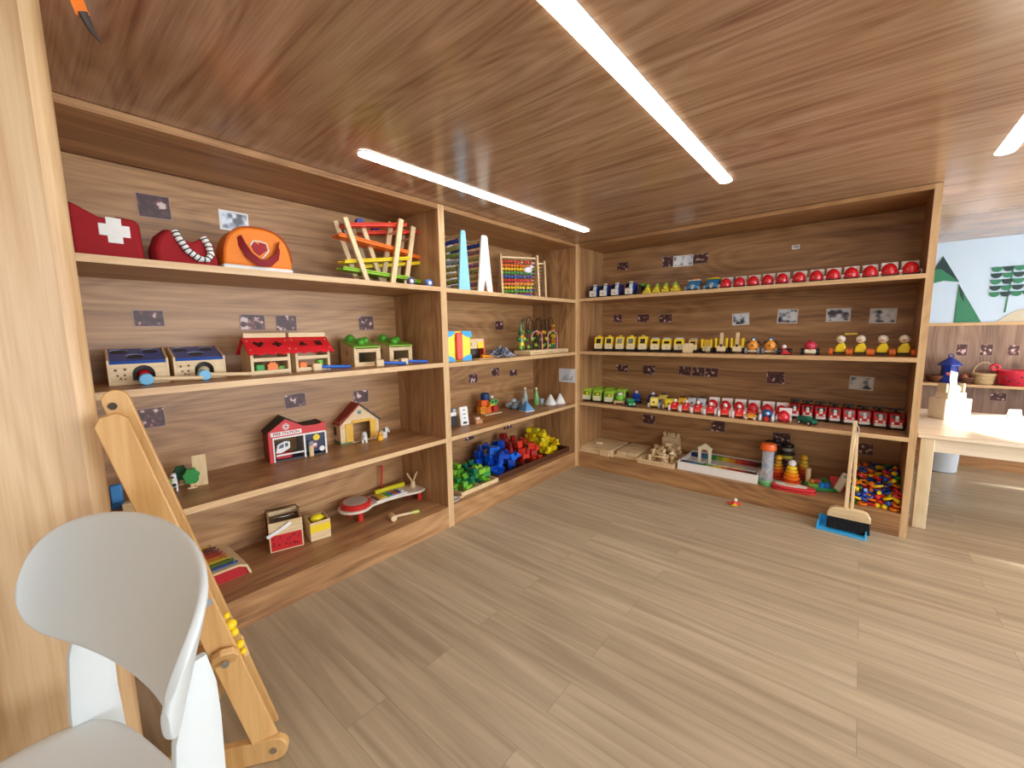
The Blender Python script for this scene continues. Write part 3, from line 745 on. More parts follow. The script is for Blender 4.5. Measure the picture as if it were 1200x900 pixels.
part('bay_panel', mat('2b2f4a'), t, box(xm+.004, xr-.008, yF+.0, yF+.003, .02, .118))
part('moon_disc', M('yellow'), t, cyl((xm+.06, yF-.003, .095), (xm+.06, yF, .095), .017, 18))
part('picture', mat('c25a6a'), t, cb(xm+.045, yF-.001, .04, .03, .003, .03, .001)); part('picture_white', M('white'), t, cb(xm+.05, yF-.002, .05, .02, .003, .012, .001), cyl((xm+.085, yF-.004, .03), (xm+.085, yF-.0, .03), .014, 14))
part('white_rail', M('white'), t, box(xl+.03, xm-.004, yF-.002, yF+.002, .028, .036))
t = thing('toy_helicopter', 'white and red toy vehicle tilted inside the fire station bay', 'toy vehicle', (-.37, -2.30, T3+.0065), 80)
o = part('cab', M('white'), t, prism([(-.04, .03), (-.03, .075), (.005, .09), (.03, .085), (.03, .05), (-.01, .03)], -.02, .02, 'Y'), bevel=.004)
part('window', M('5a6670'), t, prism([(-.025, .055), (-.018, .072), (.0, .078), (-.002, .058)], -.0215, -.0195, 'Y')); part('window', M('5a6670'), t, prism([(.006, .06), (.006, .08), (.02, .08), (.02, .062)], -.0215, -.0195, 'Y'))
part('skid', mat('c22a2c'), t, box(-.04, .035, -.022, .022, 0, .03, .004))
t = thing('toy_figure', 'small wooden peg figure with grey head in front of the fire station', 'toy figure', (-.30, -2.19, T3), 90)
part('body', PINEZ, t, cb(0, 0, 0, .022, .016, .06, .003)); part('head', M('8e9aa2'), t, sph((0, 0, .07), .014, 12)); part('cap', M('5f7480'), t, cb(0, .0, .078, .022, .02, .008, .002))

# barn
t = thing('toy_barn', 'wooden toy barn with red roof and open yellow doors', 'toy house', (-.47, -1.86, T3), 90-4)
part('side_wall', PINEZ, t, box(-.12, -.112, -.1, .09, 0, .13)); part('side_wall', PINEZ, t, box(.112, .12, -.1, .09, 0, .13))
sw = part('side_window', mat('4a2c1a'), t, box(-.1215, -.1195, -.05, .02, .05, .1))
part('back_wall', mat('8fa4b4'), t, box(-.112, .112, .082, .09, 0, .13)); part('floor_board', PINE, t, box(-.112, .112, -.1, .082, 0, .005))
gab = [(-.112, 0), (-.112, .13), (0, .225), (.112, .13), (.112, 0), (.062, 0), (.062, .12), (-.045, .12), (-.045, 0)]
part('front_wall', PINE, t, prism([(-.12, .12), (-.12, .13), (0, .23), (.12, .13), (.12, .12)], -.104, -.096, 'Y'), box(-.12, -.045, -.104, -.096, 0, .12), box(.062, .12, -.104, -.096, 0, .12))
YD = mat('e6b13a', rough=.5)
part('door', YD, t, box(-.09, -.045, -.109, -.1045, .012, .118), bevel=.001); part('door', YD, t, box(.062, .1, -.109, -.1045, .012, .118), bevel=.001)
part('door_header', YD, t, box(-.05, .075, -.109, -.1045, .118, .134))
part('roof', mat('9e2c20', rough=.5), t, prism([(-.132, .118), (-.002, .232), (.0, .222), (-.124, .114)], -.115, .1, 'Y'))
part('roof', mat('3b2420', rough=.5), t, prism([(.132, .118), (.0, .232), (-.0, .222), (.124, .114)], -.115, .1, 'Y'), label='dark right roof slope')
part('gable_badge', mat('8fa6ae'), t, cyl((0, -.106, .178), (0, -.104, .178), .014, 16)); part('badge_heart', M('5a6a5a'), t, cb(0, -.107, .172, .014, .002, .01))
part('painted_grass', mat('5d7a44'), t, box(-.119, -.05, -.1055, -.1045, 0, .012), box(-.1215, -.1205, -.1, .09, 0, .02))
def dog(label, loc, rz):
    t = thing('toy_dog', label, 'toy animal', loc, rz)
    part('body', M('white'), t, sph((0, 0, .03), .02, 12, (.9, 1.4, 1)))
    part('head', M('white'), t, sph((0, -.024, .052), .017, 12), sph((0, -.042, .046), .008, 10))
    for s in (-1, 1): part('ear', M('5c6468'), t, sph((s*.015, -.022, .054), .008, 8, (.5, 1, 1.4)))
    part('spot', M('3a3f44'), t, sph((.012, .006, .044), .006, 8), sph((-.008, -.04, .058), .003, 8), sph((.006, -.04, .058), .003, 8), sph((0, -.05, .047), .003, 8))
    for x in (-.01, .01):
        for y in (-.014, .016): part('leg', M('white'), t, cyl((x, y, 0), (x, y, .022), .006, 8))
dog('white toy dog standing left in front of the barn doorway', (-.33, -1.865, T3), 60)
dog('white toy dog by the right corner of the barn', (-.335, -1.735, T3), 110)
t = thing('toy_kennel_post', 'small yellow toy post in front of the barn', 'toy', (-.30, -1.78, T3), 90)
part('body', M('f0b323'), t, cb(0, 0, 0, .035, .025, .03, .003)); part('top', M('e8a010'), t, cb(0, 0, .03, .02, .018, .022, .004))

# ---- bottom shelf
def xylo_bars(t, cols, x0, dx, w, l0, dl, z, holder):
    for i, c in enumerate(cols):
        L = l0-dl*i
        b = part('bar', mat(c, rough=.3), t, box(x0+dx*i-w/2, x0+dx*i+w/2, -L/2, L/2, z, z+.004), bevel=.001)
        part('screw', M('silver', metal=1, rough=.3), b, cyl((x0+dx*i, -L/2+.01, z+.004), (x0+dx*i, -L/2+.01, z+.0065), .0035, 8), cyl((x0+dx*i, L/2-.01, z+.004), (x0+dx*i, L/2-.01, z+.0065), .0035, 8))
t = thing('xylophone', 'arched wooden xylophone with red side and coloured bars behind the frame', 'xylophone', (-.335, -2.70, TB), 90)
AP = [(-.14, 0), (-.128, .036), (-.10, .05), (.10, .05), (.128, .036), (.14, 0)]
OUTP = [(-.15, 0), (-.136, .044), (-.104, .06), (.104, .06), (.136, .044), (.15, 0)]
part('deck', PINE, t, prism(OUTP+AP[::-1], -.165, .165, 'Y'), bevel=.001)
for y in (-.155, .147): part('side_panel', M('b81c24'), t, prism(AP, y, y+.008, 'Y'))
for i, c in enumerate(['1d5fae', '4f8a2a', 'e8c815', 'e87818', 'c8261e', '8f1d20', '5c1a30', 'd8b020']):
    y = -.132+.037*i; L = .21-.008*i
    b = part('bar', mat(c, rough=.3), t, box(-L/2, L/2, y-.012, y+.012, .062, .066), bevel=.001)
    part('screw', M('silver', metal=1, rough=.3), b, *[cyl((sx*(L/2-.012), y, .066), (sx*(L/2-.012), y, .071), .005, 10) for sx in (-1, 1)])
t = thing('toy_peg', 'dark blue wooden peg lying behind the arched xylophone', 'toy', (-.42, -2.575, TB), 30)
part('body', M('1d4c80'), t, cyl((0, -.02, .013), (0, .02, .013), .013, 14)); part('cap', M('1d4c80'), t, cyl((0, -.032, .016), (0, -.018, .016), .016, 14))
# tin box with flip handle and tool set
t = thing('tool_box', 'wooden toy box with red front and white swing handle on the bottom shelf', 'box', (-.345, -2.335, TB), 90-17)
part('front_board', PINE, t, box(-.075, .075, -.09, -.082, 0, .15), bevel=.001); part('front_panel', mat('c82024', rough=.4), t, box(-.069, .069, -.0915, -.0895, .006, .085))
rr = random.Random(5)
part('panel_stars', mat('8f1418'), t, *[cb(rr.uniform(-.06, .06), -.092, rr.uniform(.015, .07), .01, .001, .01) for _ in range(16)])
part('side_board', PINE, t, box(-.075, -.067, -.082, .07, 0, .15)); part('side_board', PINE, t, box(.067, .075, -.082, .07, 0, .15)); part('back_board', PINE, t, box(-.075, .075, .07, .078, 0, .15))
part('inner_tray', mat('5a3c28'), t, box(-.067, .067, -.082, .07, .0, .125)); 
part('handle', M('white'), t, ribbon([(-.085, -.096, .085), (-.02, -.1, .115), (.022, -.098, .14)], .018, .006, (0, 0, 1)), bevel=.002)
part('wire_frame', M('4a4a4c', metal=1, rough=.4), t, tube([(-.08, -.07, .08), (-.08, .0, .165), (-.08, .05, .17), (.06, .05, .172), (.07, .0, .168)], .003, 6))
t = thing('toy_spanner', 'shiny metal toy spanner on top of the red fronted box', 'tool', (-.355, -2.33, TB+.1265), 75)
part('shaft', M('silver', metal=1, rough=.25), t, cyl((-.03, 0, .008), (.03, 0, .008), .005, 10)); part('end', M('silver', metal=1, rough=.25), t, torus((-.036, 0, .008), .009, .004, 'Z', 14, 6)); part('end', M('silver', metal=1, rough=.25), t, torus((.036, 0, .008), .009, .004, 'Z', 14, 6))
t = thing('block_box', 'small wooden box with yellow band next to the red fronted box', 'box', (-.285, -2.195, TB), 90-10)
part('front_board', PINE, t, box(-.05, .05, -.06, -.053, 0, .1), bevel=.001); part('band', mat('f0d020'), t, box(-.0505, .0505, -.0612, -.0598, .045, .085)); part('side_board', PINE, t, box(-.05, -.043, -.053, .055, 0, .1)); part('side_board', PINE, t, box(.043, .05, -.053, .055, 0, .1))
part('back_board', PINE, t, box(-.05, .05, .055, .062, 0, .1)); part('bottom_board', mat('2a2018'), t, box(-.043, .043, -.053, .055, 0, .07))
single('toy_lemon', mat('f2dc10', rough=.4), 'bright yellow toy lemon lying in the small yellow banded box', 'toy', [sph((0, 0, .024), .024, 16, (1.4, 1, 1)), sph((.033, 0, .024), .007, 8)], (-.285, -2.195, TB+.0705), (0, 0, rad(80)))
# music table
t = thing('music_table', 'kidney shaped wooden music table with drum, bars and red legs', 'toy', (-.31, -1.765, TB), 90-4)
kid = arc(-.19, .0, .095, 60, 290, 14) + [(-.1, -.055), (0, -.05), (.1, -.06)] + arc(.2, 0, .085, -110, 100, 12) + [(.1, .085), (0, .09), (-.08, .09)]
part('top', mat('e6d9c4', rough=.4), t, prism(kid, .055, .07, 'Z'), bevel=.003)
for x, y in ((-.19, -.06), (.22, -.045), (-.2, .05), (.2, .05)): part('leg', M('d22f26'), t, cyl((x, y, 0), (x, y, .055), .016, 16))
part('drum', mat('c92a26', rough=.4), t, lathe([(.083, .07), (.085, .078), (.085, .094), (.078, .1), (.07, .1)], 28, (-.185, .0, 0)))
part('drum_skin', mat('c8bcae', rough=.6), t, lathe([(.069, .099), (.069, .1015)], 28, (-.185, .0, 0)))
part('bar_board', M('white'), t, box(-.08, .13, -.055, .05, .071, .078, .002))
xyl = ['7a1e30', 'f0c818', 'e8dc40', '54a43c', '2a8ad0', 'd84a20', '1c3c90', 'e8e4f4']
for i, c in enumerate(xyl): part('bar', mat(c, rough=.3), t, box(-.075+i*.025, -.057+i*.025, -.045+.002*i, .042-.002*i, .078, .083), bevel=.001)
part('scraper', M('d8cc18'), t, box(-.03, .18, .055, .078, .071, .1, .004), bevel=.002)
part('cup', PINEZ, t, lathe([(.018, .07), (.02, .076), (.015, .1), (.015, .112)], 16, (.21, .01, 0)))
for dx, dy in ((.014, .0), (-.012, .008), (.004, -.012)): part('stick', PINEZ, t, cyl((.21, .01, .1), (.21+dx*2.6, .01+dy*2, .165), .0055, 10))
single('drum_stick', M('d22f26'), 'thin red stick standing behind the kidney shaped music table', 'stick', [cyl((0, 0, 0), (.0, .02, .22), .006, 10), sph((0, .02, .22), .01, 10)], (-.425, -1.72, TB), (0, 0, 0))
t = thing('toy_mallet', 'plain wooden mallet with lime tip lying in front of the music table', 'mallet', (-.12, -1.84, TB), 75)
part('head', PINE, t, cyl((0, -.028, .018), (0, .028, .018), .018, 16), bevel=.002); part('handle', PINE, t, cyl((.01, 0, .018), (.13, 0, .012), .008, 12)); part('tip', mat('c6cf6a'), t, cyl((.115, 0, .013), (.16, 0, .011), .0105, 12))

# ================================================================== CORNER UNIT
MA, M2_, M3_ = 1.465, 1.022, .568
RB_COL = ['c9382a', 'f0762a', 'f2c81c', '3f9a48', '1f5cae', 'd0303c', 'f4884a', 'f2cf2a', '5aa83c', '2f68c0']
def abacus(label, loc, rz, postm, w, h, cols, wide_foot, n=10, notch=.05):
    t = thing('abacus', label, 'abacus', loc, rz)
    for s in (-1, 1):
        x0, x1 = (s*w/2-.007, s*w/2+.007)
        ft = wide_foot
        part('side_post', postm, t, prism([(-ft, 0), (-ft*.3, 0), (-ft*.05, notch), (ft*.05, notch), (ft*.3, 0), (ft, 0), (ft*.4, h*.97), (ft*.25, h), (-ft*.25, h), (-ft*.4, h*.97)], x0, x1, 'X'), bevel=.002)
    part('top_bar', PINE, t, box(-w/2+.007, w/2-.007, -.006, .006, h-.03, h-.018))
    rows = len(cols)
    for k, c in enumerate(cols):
        z = h-.055-(h-.075)*k/(rows-1)
        rod = part('rod', M('silver', metal=1, rough=.3), t, cyl((-w/2+.006, 0, z), (w/2-.006, 0, z), .0016, 6))
        bead = None; r = min(.0155, (h-.075)/(rows-1)*.42, (w-.04)/n/2.1)
        for j in range(n):
            x = -w/2+.02+j*2*r*1.02 + (0 if j < n-3+k % 3 else max(0, w-.04-n*2*r*1.05)*.8)
            if bead is None:
                bead = part('bead', mat(c, rough=.25), t, sph((0, 0, 0), r, 10)); bead.location = (x, 0, z)
            else:
                b = bead.copy(); COL.objects.link(b); b.parent = t; b.location = (x, 0, z)
    return t
abacus('wooden abacus with light blue side posts on the top corner shelf', (-.225, -1.275, MA), -4, mat('8fd0ea', rough=.4), .36, .365, ['2a3c8c', 'a0a05c', '8aa04c', '9aa4a8', '98944c', 'b89c5c', '90984c', 'b0a468'], .045, notch=.004)
abacus('wooden abacus with white side posts beside the light blue one', (-.225, -1.085, MA), -4, mat('f1ece0', rough=.4), .36, .365, ['2a3c8c', '9c6c74', 'a89a5a', 'a46a86', '98944c', 'b89c5c', 'a07088', 'b0a468'], .065, notch=.075)
ab = abacus('rainbow beaded abacus with pale wooden side posts on the top corner shelf', (-.17, -.585, MA), 90-30, PINEZ, .30, .325, RB_COL, .055)
part('picture_tag', M('d8d4e0'), ab, sph((.07, -.018, .21), .022, 12, (1.5, .2, 1)), sph((.1, -.018, .235), .012, 10, (1.3, .2, 1.2)))
part('mark', M('6a5030'), ab, torus((.1575, -.0, .1), .012, .0014, 'X', 14, 5), torus((.1575, 0, .08), .006, .0014, 'X', 10, 5))
abacus('second beaded abacus with pale wooden posts behind the rainbow abacus', (-.21, -.40, MA), 90-30, PINEZ, .26, .31, RB_COL[2:]+RB_COL[:2], .045)
t = thing('block_wagon', 'small orange and wood toy between the white posts and the rainbow abacus', 'toy', (-.13, -.985, MA), 90)
part('body', M('e8912a'), t, cb(.02, 0, .0, .05, .03, .06, .004)); part('deck', PINE, t, cb(-.03, 0, .008, .055, .03, .012, .002)); part('bead', M('4a8a3a'), t, sph((-.04, 0, .03), .01, 10)); part('bead', M('b83a2a'), t, sph((-.02, 0, .03), .01, 10))

# second shelf
t = thing('activity_board', 'upright yellow board with blue corners and a red central bar', 'toy', (-.09, -1.325, M2_), 90-8)
part('panel', mat('f6e028', rough=.35), t, box(-.1, .1, -.018, .018, 0, .19, .01), bevel=.003)
for sx in (-1, 1):
    for z in (0, 1):
        q = [(sx*.1, .19*z)] + [(sx*.1 - sx*.06*math.cos(rad(a)), (.19-.035*math.sin(rad(a))) if z else .035*math.sin(rad(a))) for a in range(0, 91, 15)]
        q = [(sx*.101, .191 if z else -.0 + .0)] + [(sx*(.1-.075*math.cos(rad(a))), (.191-.04*math.sin(rad(a))) if z else .04*math.sin(rad(a))) for a in range(0, 91, 15)] + [(sx*.101, .151 if z else .04)]
        part('corner', mat('2aa2dc', rough=.35), t, prism(q, -.0205, -.0175, 'Y'))
part('bar', mat('e4482c', rough=.35), t, box(-.026, .026, -.034, -.018, .008, .182, .012), bevel=.003)
t = thing('picking_box', 'wooden box on legs with green and yellow apples on top', 'toy', (-.23, -1.10, M2_), 90-10)
part('front_board', PINE, t, box(-.1, .1, -.06, -.052, .07, .13), bevel=.001); part('side_board', M('b8402c'), t, box(-.11, -.1, -.06, .06, 0, .13)); part('side_board', M('c84a30'), t, box(.1, .11, -.06, .06, 0, .13))
part('top_board', PINE, t, box(-.1, .1, -.06, .06, .13, .138), bevel=.001); part('drawer', M('yellow'), t, box(.045, .098, -.068, -.058, .07, .115, .003)); part('inner_board', mat('40301f'), t, box(-.1, .1, 0, .006, 0, .13))
part('numeral', M('6a4a28'), t, torus((-.01, -.061, .1), .008, .0015, 'Y', 12, 5))
for i, (x, y, c) in enumerate(((-.06, 0, '8aa82c'), (.0, -.02, 'a8b828'), (.03, .02, 'd8c828'), (-.02, .03, '6a9a2c'))):
    t2 = thing('toy_apple', ['olive green toy apple leftmost', 'yellow green toy apple in front', 'yellow toy apple rightmost', 'dark green toy apple at the back'][i]+' on top of the box on legs', 'toy fruit', (-.23+.01-y*1., -1.10+x, M2_+.138), 90)
    part('fruit', mat(c, rough=.3), t2, sph((0, 0, .018), .019, 14)); part('stem', M('brown'), t2, cyl((0, 0, .034), (.002, 0, .044), .0022, 6))
single('toy_carrot', M('f0951c'), 'orange toy carrot lying in front of the wooden box on legs', 'toy fruit', [cyl((-.05, 0, .014), (.05, 0, .008), .014, 12, .006), cyl((.05, 0, .008), (.062, 0, .008), .003, 6)], (-.135, -1.0, M2_), (0, 0, rad(85)))
single('wooden_plate', PINE, 'thin pale wooden plate under the orange toy carrot', 'board', [cb(0, 0, -.001, .16, .05, .004, .001)], (-.085, -1.07, M2_+.001), (0, 0, rad(88)))
# laces: a pile nobody could count
rr = random.Random(11); sh = []
for i in range(46):
    a = rr.uniform(0, 2*PI); r = rr.uniform(0, .062); cx_, cy_ = r*math.cos(a), r*1.5*math.sin(a); b = rr.uniform(0, 2*PI)
    z = .012+max(0, .085*(1-r/.065))*rr.random(); L = rr.uniform(.03, .06); k = rr.uniform(-.02, .02)
    sh.append(tube([(cx_-L*math.cos(b), cy_-L*math.sin(b), max(.005, z-.012)), (cx_+k*math.sin(b), cy_-k*math.cos(b), z+.006), (cx_+L*math.cos(b), cy_+L*math.sin(b), max(.005, z-.012))], .0042, 6))
for nm, c, sel, lb in (('lace_pile', 'aeb4c2', sh[::2], 'loose pile of pale grey laces on the second corner shelf'), ('lace_pile', '5d6577', sh[1::2], 'dark grey laces tangled through the pile of pale laces')):
    o = single(nm, M(c, rough=.7), lb, 'laces', sel, (-.15, -.83, M2_)); o['kind'] = 'stuff'
# bead mazes on long wooden base
t = thing('bead_maze', 'long wooden bead maze with dark wire loops and two pink wire arches', 'toy', (-.145, -.365, M2_), 90)
part('base', PINE, t, box(-.23, .31, -.09, .08, 0, .034, .004), bevel=.002)
part('inlay', M('8a6a40'), t, *[box(-.2+i*.18, -.1+i*.18, -.092, -.09, .014, .017) for i in range(3)])
WIRE = M('2f3430', metal=.6, rough=.4)
for i in range(9):
    x = -.22+i*.05; yy = .02+.015*(i % 2)
    part('wire', WIRE, t, tube([(x, yy, .03)] + [(x+.035-.035*math.cos(rad(a)), yy+.006*i % .02, .215+.06*math.sin(rad(a)) + .012*(i % 3)) for a in range(0, 181, 20)] + [(x+.07, yy, .03)], .003, 6))
for i, x in enumerate((-.05, .17)):
    part('pink_wire', M('d98a98', rough=.4), t, tube([(x-.1, -.04, .12 if i == 0 else .03)] + [(x-.03-.07*math.cos(rad(a)), -.04, .13+.055*math.sin(rad(a))) for a in range(10, 181, 17)] + [(x+.04, -.04, .034)], .0042, 8))
rr = random.Random(4)
for i in range(27):
    x = -.22+(i % 9)*.05; z = .055+(i//9)*.055+rr.uniform(0, .018)
    part('bead', mat(rr.choice(['8aa42c', 'c8b028', '3a7a34', 'd89028', '2f5c3a', '9ab83c']), rough=.3), t, sph((x, .02+.015*(i % 2), z), .017, 10))
def bead_tower(label, loc, cols, r, tip=None, group=None):
    t = thing('bead_tower', label, 'toy', loc)
    z = 0
    for c, h, k in cols:
        if k == 's': part('bead', mat(c, rough=.3), t, sph((0, 0, z+h/2), h/2, 14))
        else: part('bead', mat(c, rough=.3), t, lathe([(r*.9, z), (r, z+.003), (r, z+h-.003), (r*.9, z+h)], 16))
        z += h
    if tip: part('cone', mat(tip, rough=.3), t, lathe([(r*.7, z), (.004, z+.11)], 14))
bead_tower('tower of green and yellow beads with a tall grey green cone', (-.19, -.545, M2_+.0345), [('2c7a40', .036, 'c'), ('e6dc3c', .03, 'c'), ('58b08c', .03, 'c'), ('e8a01c', .026, 'c')], .024, '6f9a6a')
bead_tower('tower of green, orange and yellow beads at the right end of the bead maze', (-.20, -.082, M2_+.0345), [('3a8a64', .034, 'c'), ('c8cc40', .012, 'c'), ('f09028', .038, 's'), ('f2cf2a', .044, 's'), ('3f8a3c', .014, 'c'), ('f0902c', .036, 's'), ('f0b82c', .034, 's')], .022)

# third shelf
t = thing('domino_board', 'white upright board with black marks leaning near the divider', 'toy', (-.17, -1.20, M3_), 90-10)
part('board', M('f2f0ec'), t, xf(box(-.035, .035, -.006, .006, 0, .13, .006), (0, 0, 0), (rad(-8), 0, 0)))
part('mark', M('black'), t, *[xf(cb(0, -.007, .02+.028*i, .02-.004*(i % 2), .002, .006), (0, 0, 0), (rad(-8), 0, 0)) for i in range(4)], xf(cb(0, -.007, .012, .03, .002, .014), (0, 0, 0), (rad(-8), 0, 0)))
t = thing('toy_block_stack', 'black and white toy block stack beside the white marked board', 'toy', (-.23, -1.27, M3_), 80)
part('block', M('black'), t, cb(0, 0, 0, .07, .05, .07, .004)); part('block', M('f0eee8'), t, cb(0, 0, .07, .06, .045, .028, .004)); part('knob', M('9ec4d8'), t, cb(.02, 0, .098, .025, .025, .02, .004))
single('wooden_block', mat('b98556'), 'low brown wooden block in front of the white marked board', 'block', [cb(0, 0, 0, .06, .045, .03, .003)], (-.145, -1.10, M3_), (0, 0, rad(80)))
single('toy_disc', mat('e8c8b0'), 'pale pink disc lying on the low brown wooden block', 'toy', [cyl((0, 0, 0), (0, 0, .014), .022, 18)], (-.15, -1.10, M3_+.03))
single('wooden_plate', PINE, 'pale square wooden plate under the stacked robot blocks', 'board', [cb(0, 0, 0, .17, .12, .008, .002)], (-.33, -.785, M3_), (0, 0, rad(84)))
t = thing('stacking_robot', 'stack of orange, yellow and navy toy blocks with round eyes', 'toy', (-.335, -.80, M3_+.008), 90-8)
part('block', M('ef9a1c'), t, cb(-.055, .0, 0, .055, .05, .055, .004)); part('block', M('e86a1c'), t, cb(.0, .0, 0, .052, .05, .05, .004)); part('block', M('c02a2a'), t, cb(.078, .01, 0, .045, .05, .045, .004))
part('block', M('e86418'), t, cb(-.035, .005, .056, .07, .05, .05, .004)); part('block', M('f2b81c'), t, cb(.028, -.005, .05, .045, .045, .035, .004))
part('block', M('3f9a5c'), t, cb(.04, .0, .085, .05, .045, .012, .003)); part('hat', mat('18386e'), t, lathe([(.034, .106), (.036, .112), (.034, .15), (.026, .158)], 18, (-.02, 0, 0)))
part('body', M('8ab42c'), t, cb(.045, -.004, .05, .062, .044, .034, .005))
for x in (.028, .062):
    e_ = part('eye', M('5cb85a'), t, cyl((x, -.034, .085), (x, -.024, .085), .019, 18)); part('pupil', M('1c3c20'), e_, cyl((x, -.0365, .085), (x, -.034, .085), .010, 14))
part('horn', M('f0ece0'), t, sph((.05, 0, .118), .014, 12)); part('hole', M('a8381c'), t, torus((-.055, -.0255, .03), .014, .003, 'Y', 14, 6), torus((0, -.0255, .078), .012, .003, 'Y', 14, 6))
GRY = [('98a0a4', .034), ('aeb6ba', .03), ('7c8a90', .028), ('c6cacc', .026), ('8e9c94', .03)]
rr = random.Random(9)
pebs = [(-.34, -.53), (-.30, -.49), (-.27, -.545), (-.38, -.48), (-.27, -.44), (-.33, -.44)]
for i, (x, y) in enumerate(pebs):
    c, r = GRY[i % 5]
    single('pebble_block', mat(c, rough=.5), 'grey rounded pebble block in the cluster right of the stacked robot blocks', 'block', [sph((0, 0, r*.8), r, 10, (1, 1.15, .8))], (x, y, M3_), (0, 0, i), group='grey pebble blocks')
single('pebble_block', mat('b4bcc0', rough=.5), 'grey pebble block on top of its cluster', 'block', [sph((0, 0, .02), .024, 10, (1, 1.15, .8))], (-.31, -.505, M3_+.046))
def cone(label, c, loc, r=.05, h=.09, n=4, base=None):
    t = thing('toy_cone', label, 'toy', loc, 90)
    part('cone', mat(c, rough=.5), t, xf(lathe([(r, .006), (r*.92, .02), (.008, h), (.002, h+.004)], n), rot=(0, 0, .6)))
    part('base', mat(base or c, rough=.5), t, xf(lathe([(r*1.1, 0), (r*1.1, .006)], n), rot=(0, 0, .6)))
cone('blue toy pyramid standing at the front of the third corner shelf', '5e97c8', (-.15, -.535, M3_), .058, .075, base='dfe8ee')
cone('grey toy pyramid right behind the blue one', '8e99a0', (-.24, -.47, M3_), .05, .085)
for i, (x, y, c, h) in enumerate(((-.34, -.31, 'a2a89c', .15), (-.26, -.255, '7fae62', .15))):
    t = thing('toy_bottle', ['grey toy bottle with a cream cap', 'green toy bottle with a cream cap'][i], 'bottle', (x, y, M3_))
    part('body', mat(c, rough=.3), t, lathe([(.024, 0), (.027, .004), (.027, h*.45), (.011, h*.8), (.010, h*.9)], 18)); part('cap', M('cream'), t, lathe([(.012, h*.9), (.012, h)], 14))
single('toy_cup', mat('b8c2c6', rough=.3), 'small grey cup between the green bottle and the white cones', 'toy', [lathe([(.02, 0), (.024, .045), (.021, .045), (.018, .004)], 18)], (-.25, -.185, M3_))
cone('left white toy cone under the white card', 'f0f0ec', (-.17, -.165, M3_), .05, .085, 14)
cone('right white toy cone under the white card', 'f0f0ec', (-.13, -.075, M3_), .045, .085, 14)

# ---- bottom: trays with blocks
def tray(name, label, m, x0, x1, y0, y1, z0, h, t_=.008):
    t = thing(name, label, 'tray', ((x0+x1)/2, (y0+y1)/2, z0))
    a, b = (x1-x0)/2, (y1-y0)/2
    part('bottom', m, t, box(-a, a, -b, b, 0, .006)); part('wall', m, t, box(-a, a, -b, -b+t_, .006, h)); part('wall', m, t, box(-a, a, b-t_, b, .006, h))
    part('wall', m, t, box(-a, -a+t_, -b+t_, b-t_, .006, h)); part('wall', m, t, box(a-t_, a, -b+t_, b-t_, .006, h))
    return t
DBR = mat('54301e', rough=.4)
tray('wooden_tray', 'pale wooden tray holding green blocks in the corner unit', PINE, -.44, -.05, -1.36, -1.0, TB, .028)
tray('dark_tray', 'dark brown tray under the blue blocks', DBR, -.44, -.055, -.995, -.665, TB, .04)
tray('dark_tray', 'dark brown tray under the red blocks', DBR, -.44, -.055, -.66, -.355, TB, .04)
tray('dark_tray', 'dark brown tray under the yellow blocks, in the corner', DBR, -.44, -.055, -.35, -.04, TB, .04)
def heap(specs, x0, x1, y0, y1, z0, n, seed, label, group, name='toy_block', peak=None, tilt=.12, cat='block'):
    """drop blocks one by one on a height map"""
    rr = random.Random(seed); g = .01; nx, ny = int((x1-x0)/g)+1, int((y1-y0)/g)+1
    hm_ = [[z0]*ny for _ in range(nx)]; protos = []
    for k, (shp, hx, hy, hz, m) in enumerate(specs):
        protos.append((shp, hx, hy, hz, m, None))
    made = {}
    for i in range(n):
        k = rr.randrange(len(specs)); shp, hx, hy, hz, m = specs[k]
        best = None
        for _ in range(10):
            a = rr.uniform(0, PI); ca, sa = abs(math.cos(a)), abs(math.sin(a)); ex, ey = hx*ca+hy*sa, hx*sa+hy*ca
            x = rr.uniform(x0+ex, x1-ex); y = rr.uniform(y0+ey, y1-ey)
            if peak:
                x += (peak[0]-x)*.12*rr.random(); y += (peak[1]-y)*.12*rr.random()
            ii = range(max(0, int((x-ex*.85-x0)/g)), min(nx, int((x+ex*.85-x0)/g)+1)); jj = range(max(0, int((y-ey*.85-y0)/g)), min(ny, int((y+ey*.85-y0)/g)+1))
            z = max(hm_[p][q] for p in ii for q in jj)
            sc_ = z + (0 if not peak else -.06*(1-min(1, math.hypot(x-peak[0], y-peak[1])/.2)))
            if best is None or sc_ < best[0]: best = (sc_, x, y, z, a, ii, jj)
        _, x, y, z, a, ii, jj = best
        for p in ii:
            for q in jj: hm_[p][q] = z+hz*2
        loc = (x, y, z+hz+.0005)
        rot = (rr.uniform(-tilt, tilt)*(z > z0), rr.uniform(-tilt, tilt)*(z > z0), a)
        if k not in made:
            o = single(name, m, label, cat, [shp], loc, rot, group); made[k] = o
        else:
            o = made[k].copy(); COL.objects.link(o); o.location = loc; o.rotation_euler = rot
def cuboid(a, b, c): return (box(-a, a, -b, b, -c, c, .002), a, b, c)
def cylb(r, h): return (cyl((0, 0, -h), (0, 0, h), r, 16), r, r, h)
def wedge(a, b, c): return (prism([(-a, -c), (a, -c), (0, c)], -b, b, 'Y'), a, b, c)
def sp(cols, shapes): return [s+(mat(c, rough=.25),) for c in cols for s in shapes]
heap(sp(['2f8f3c', '8cc83a', '17705a', '5fae34'], [cuboid(.034, .017, .017), cuboid(.018, .018, .018), wedge(.026, .017, .014)]), -.42, -.07, -1.35, -1.01, TB+.006, 66, 21, 'green toy block in the heap on the pale wooden tray', 'green toy blocks')
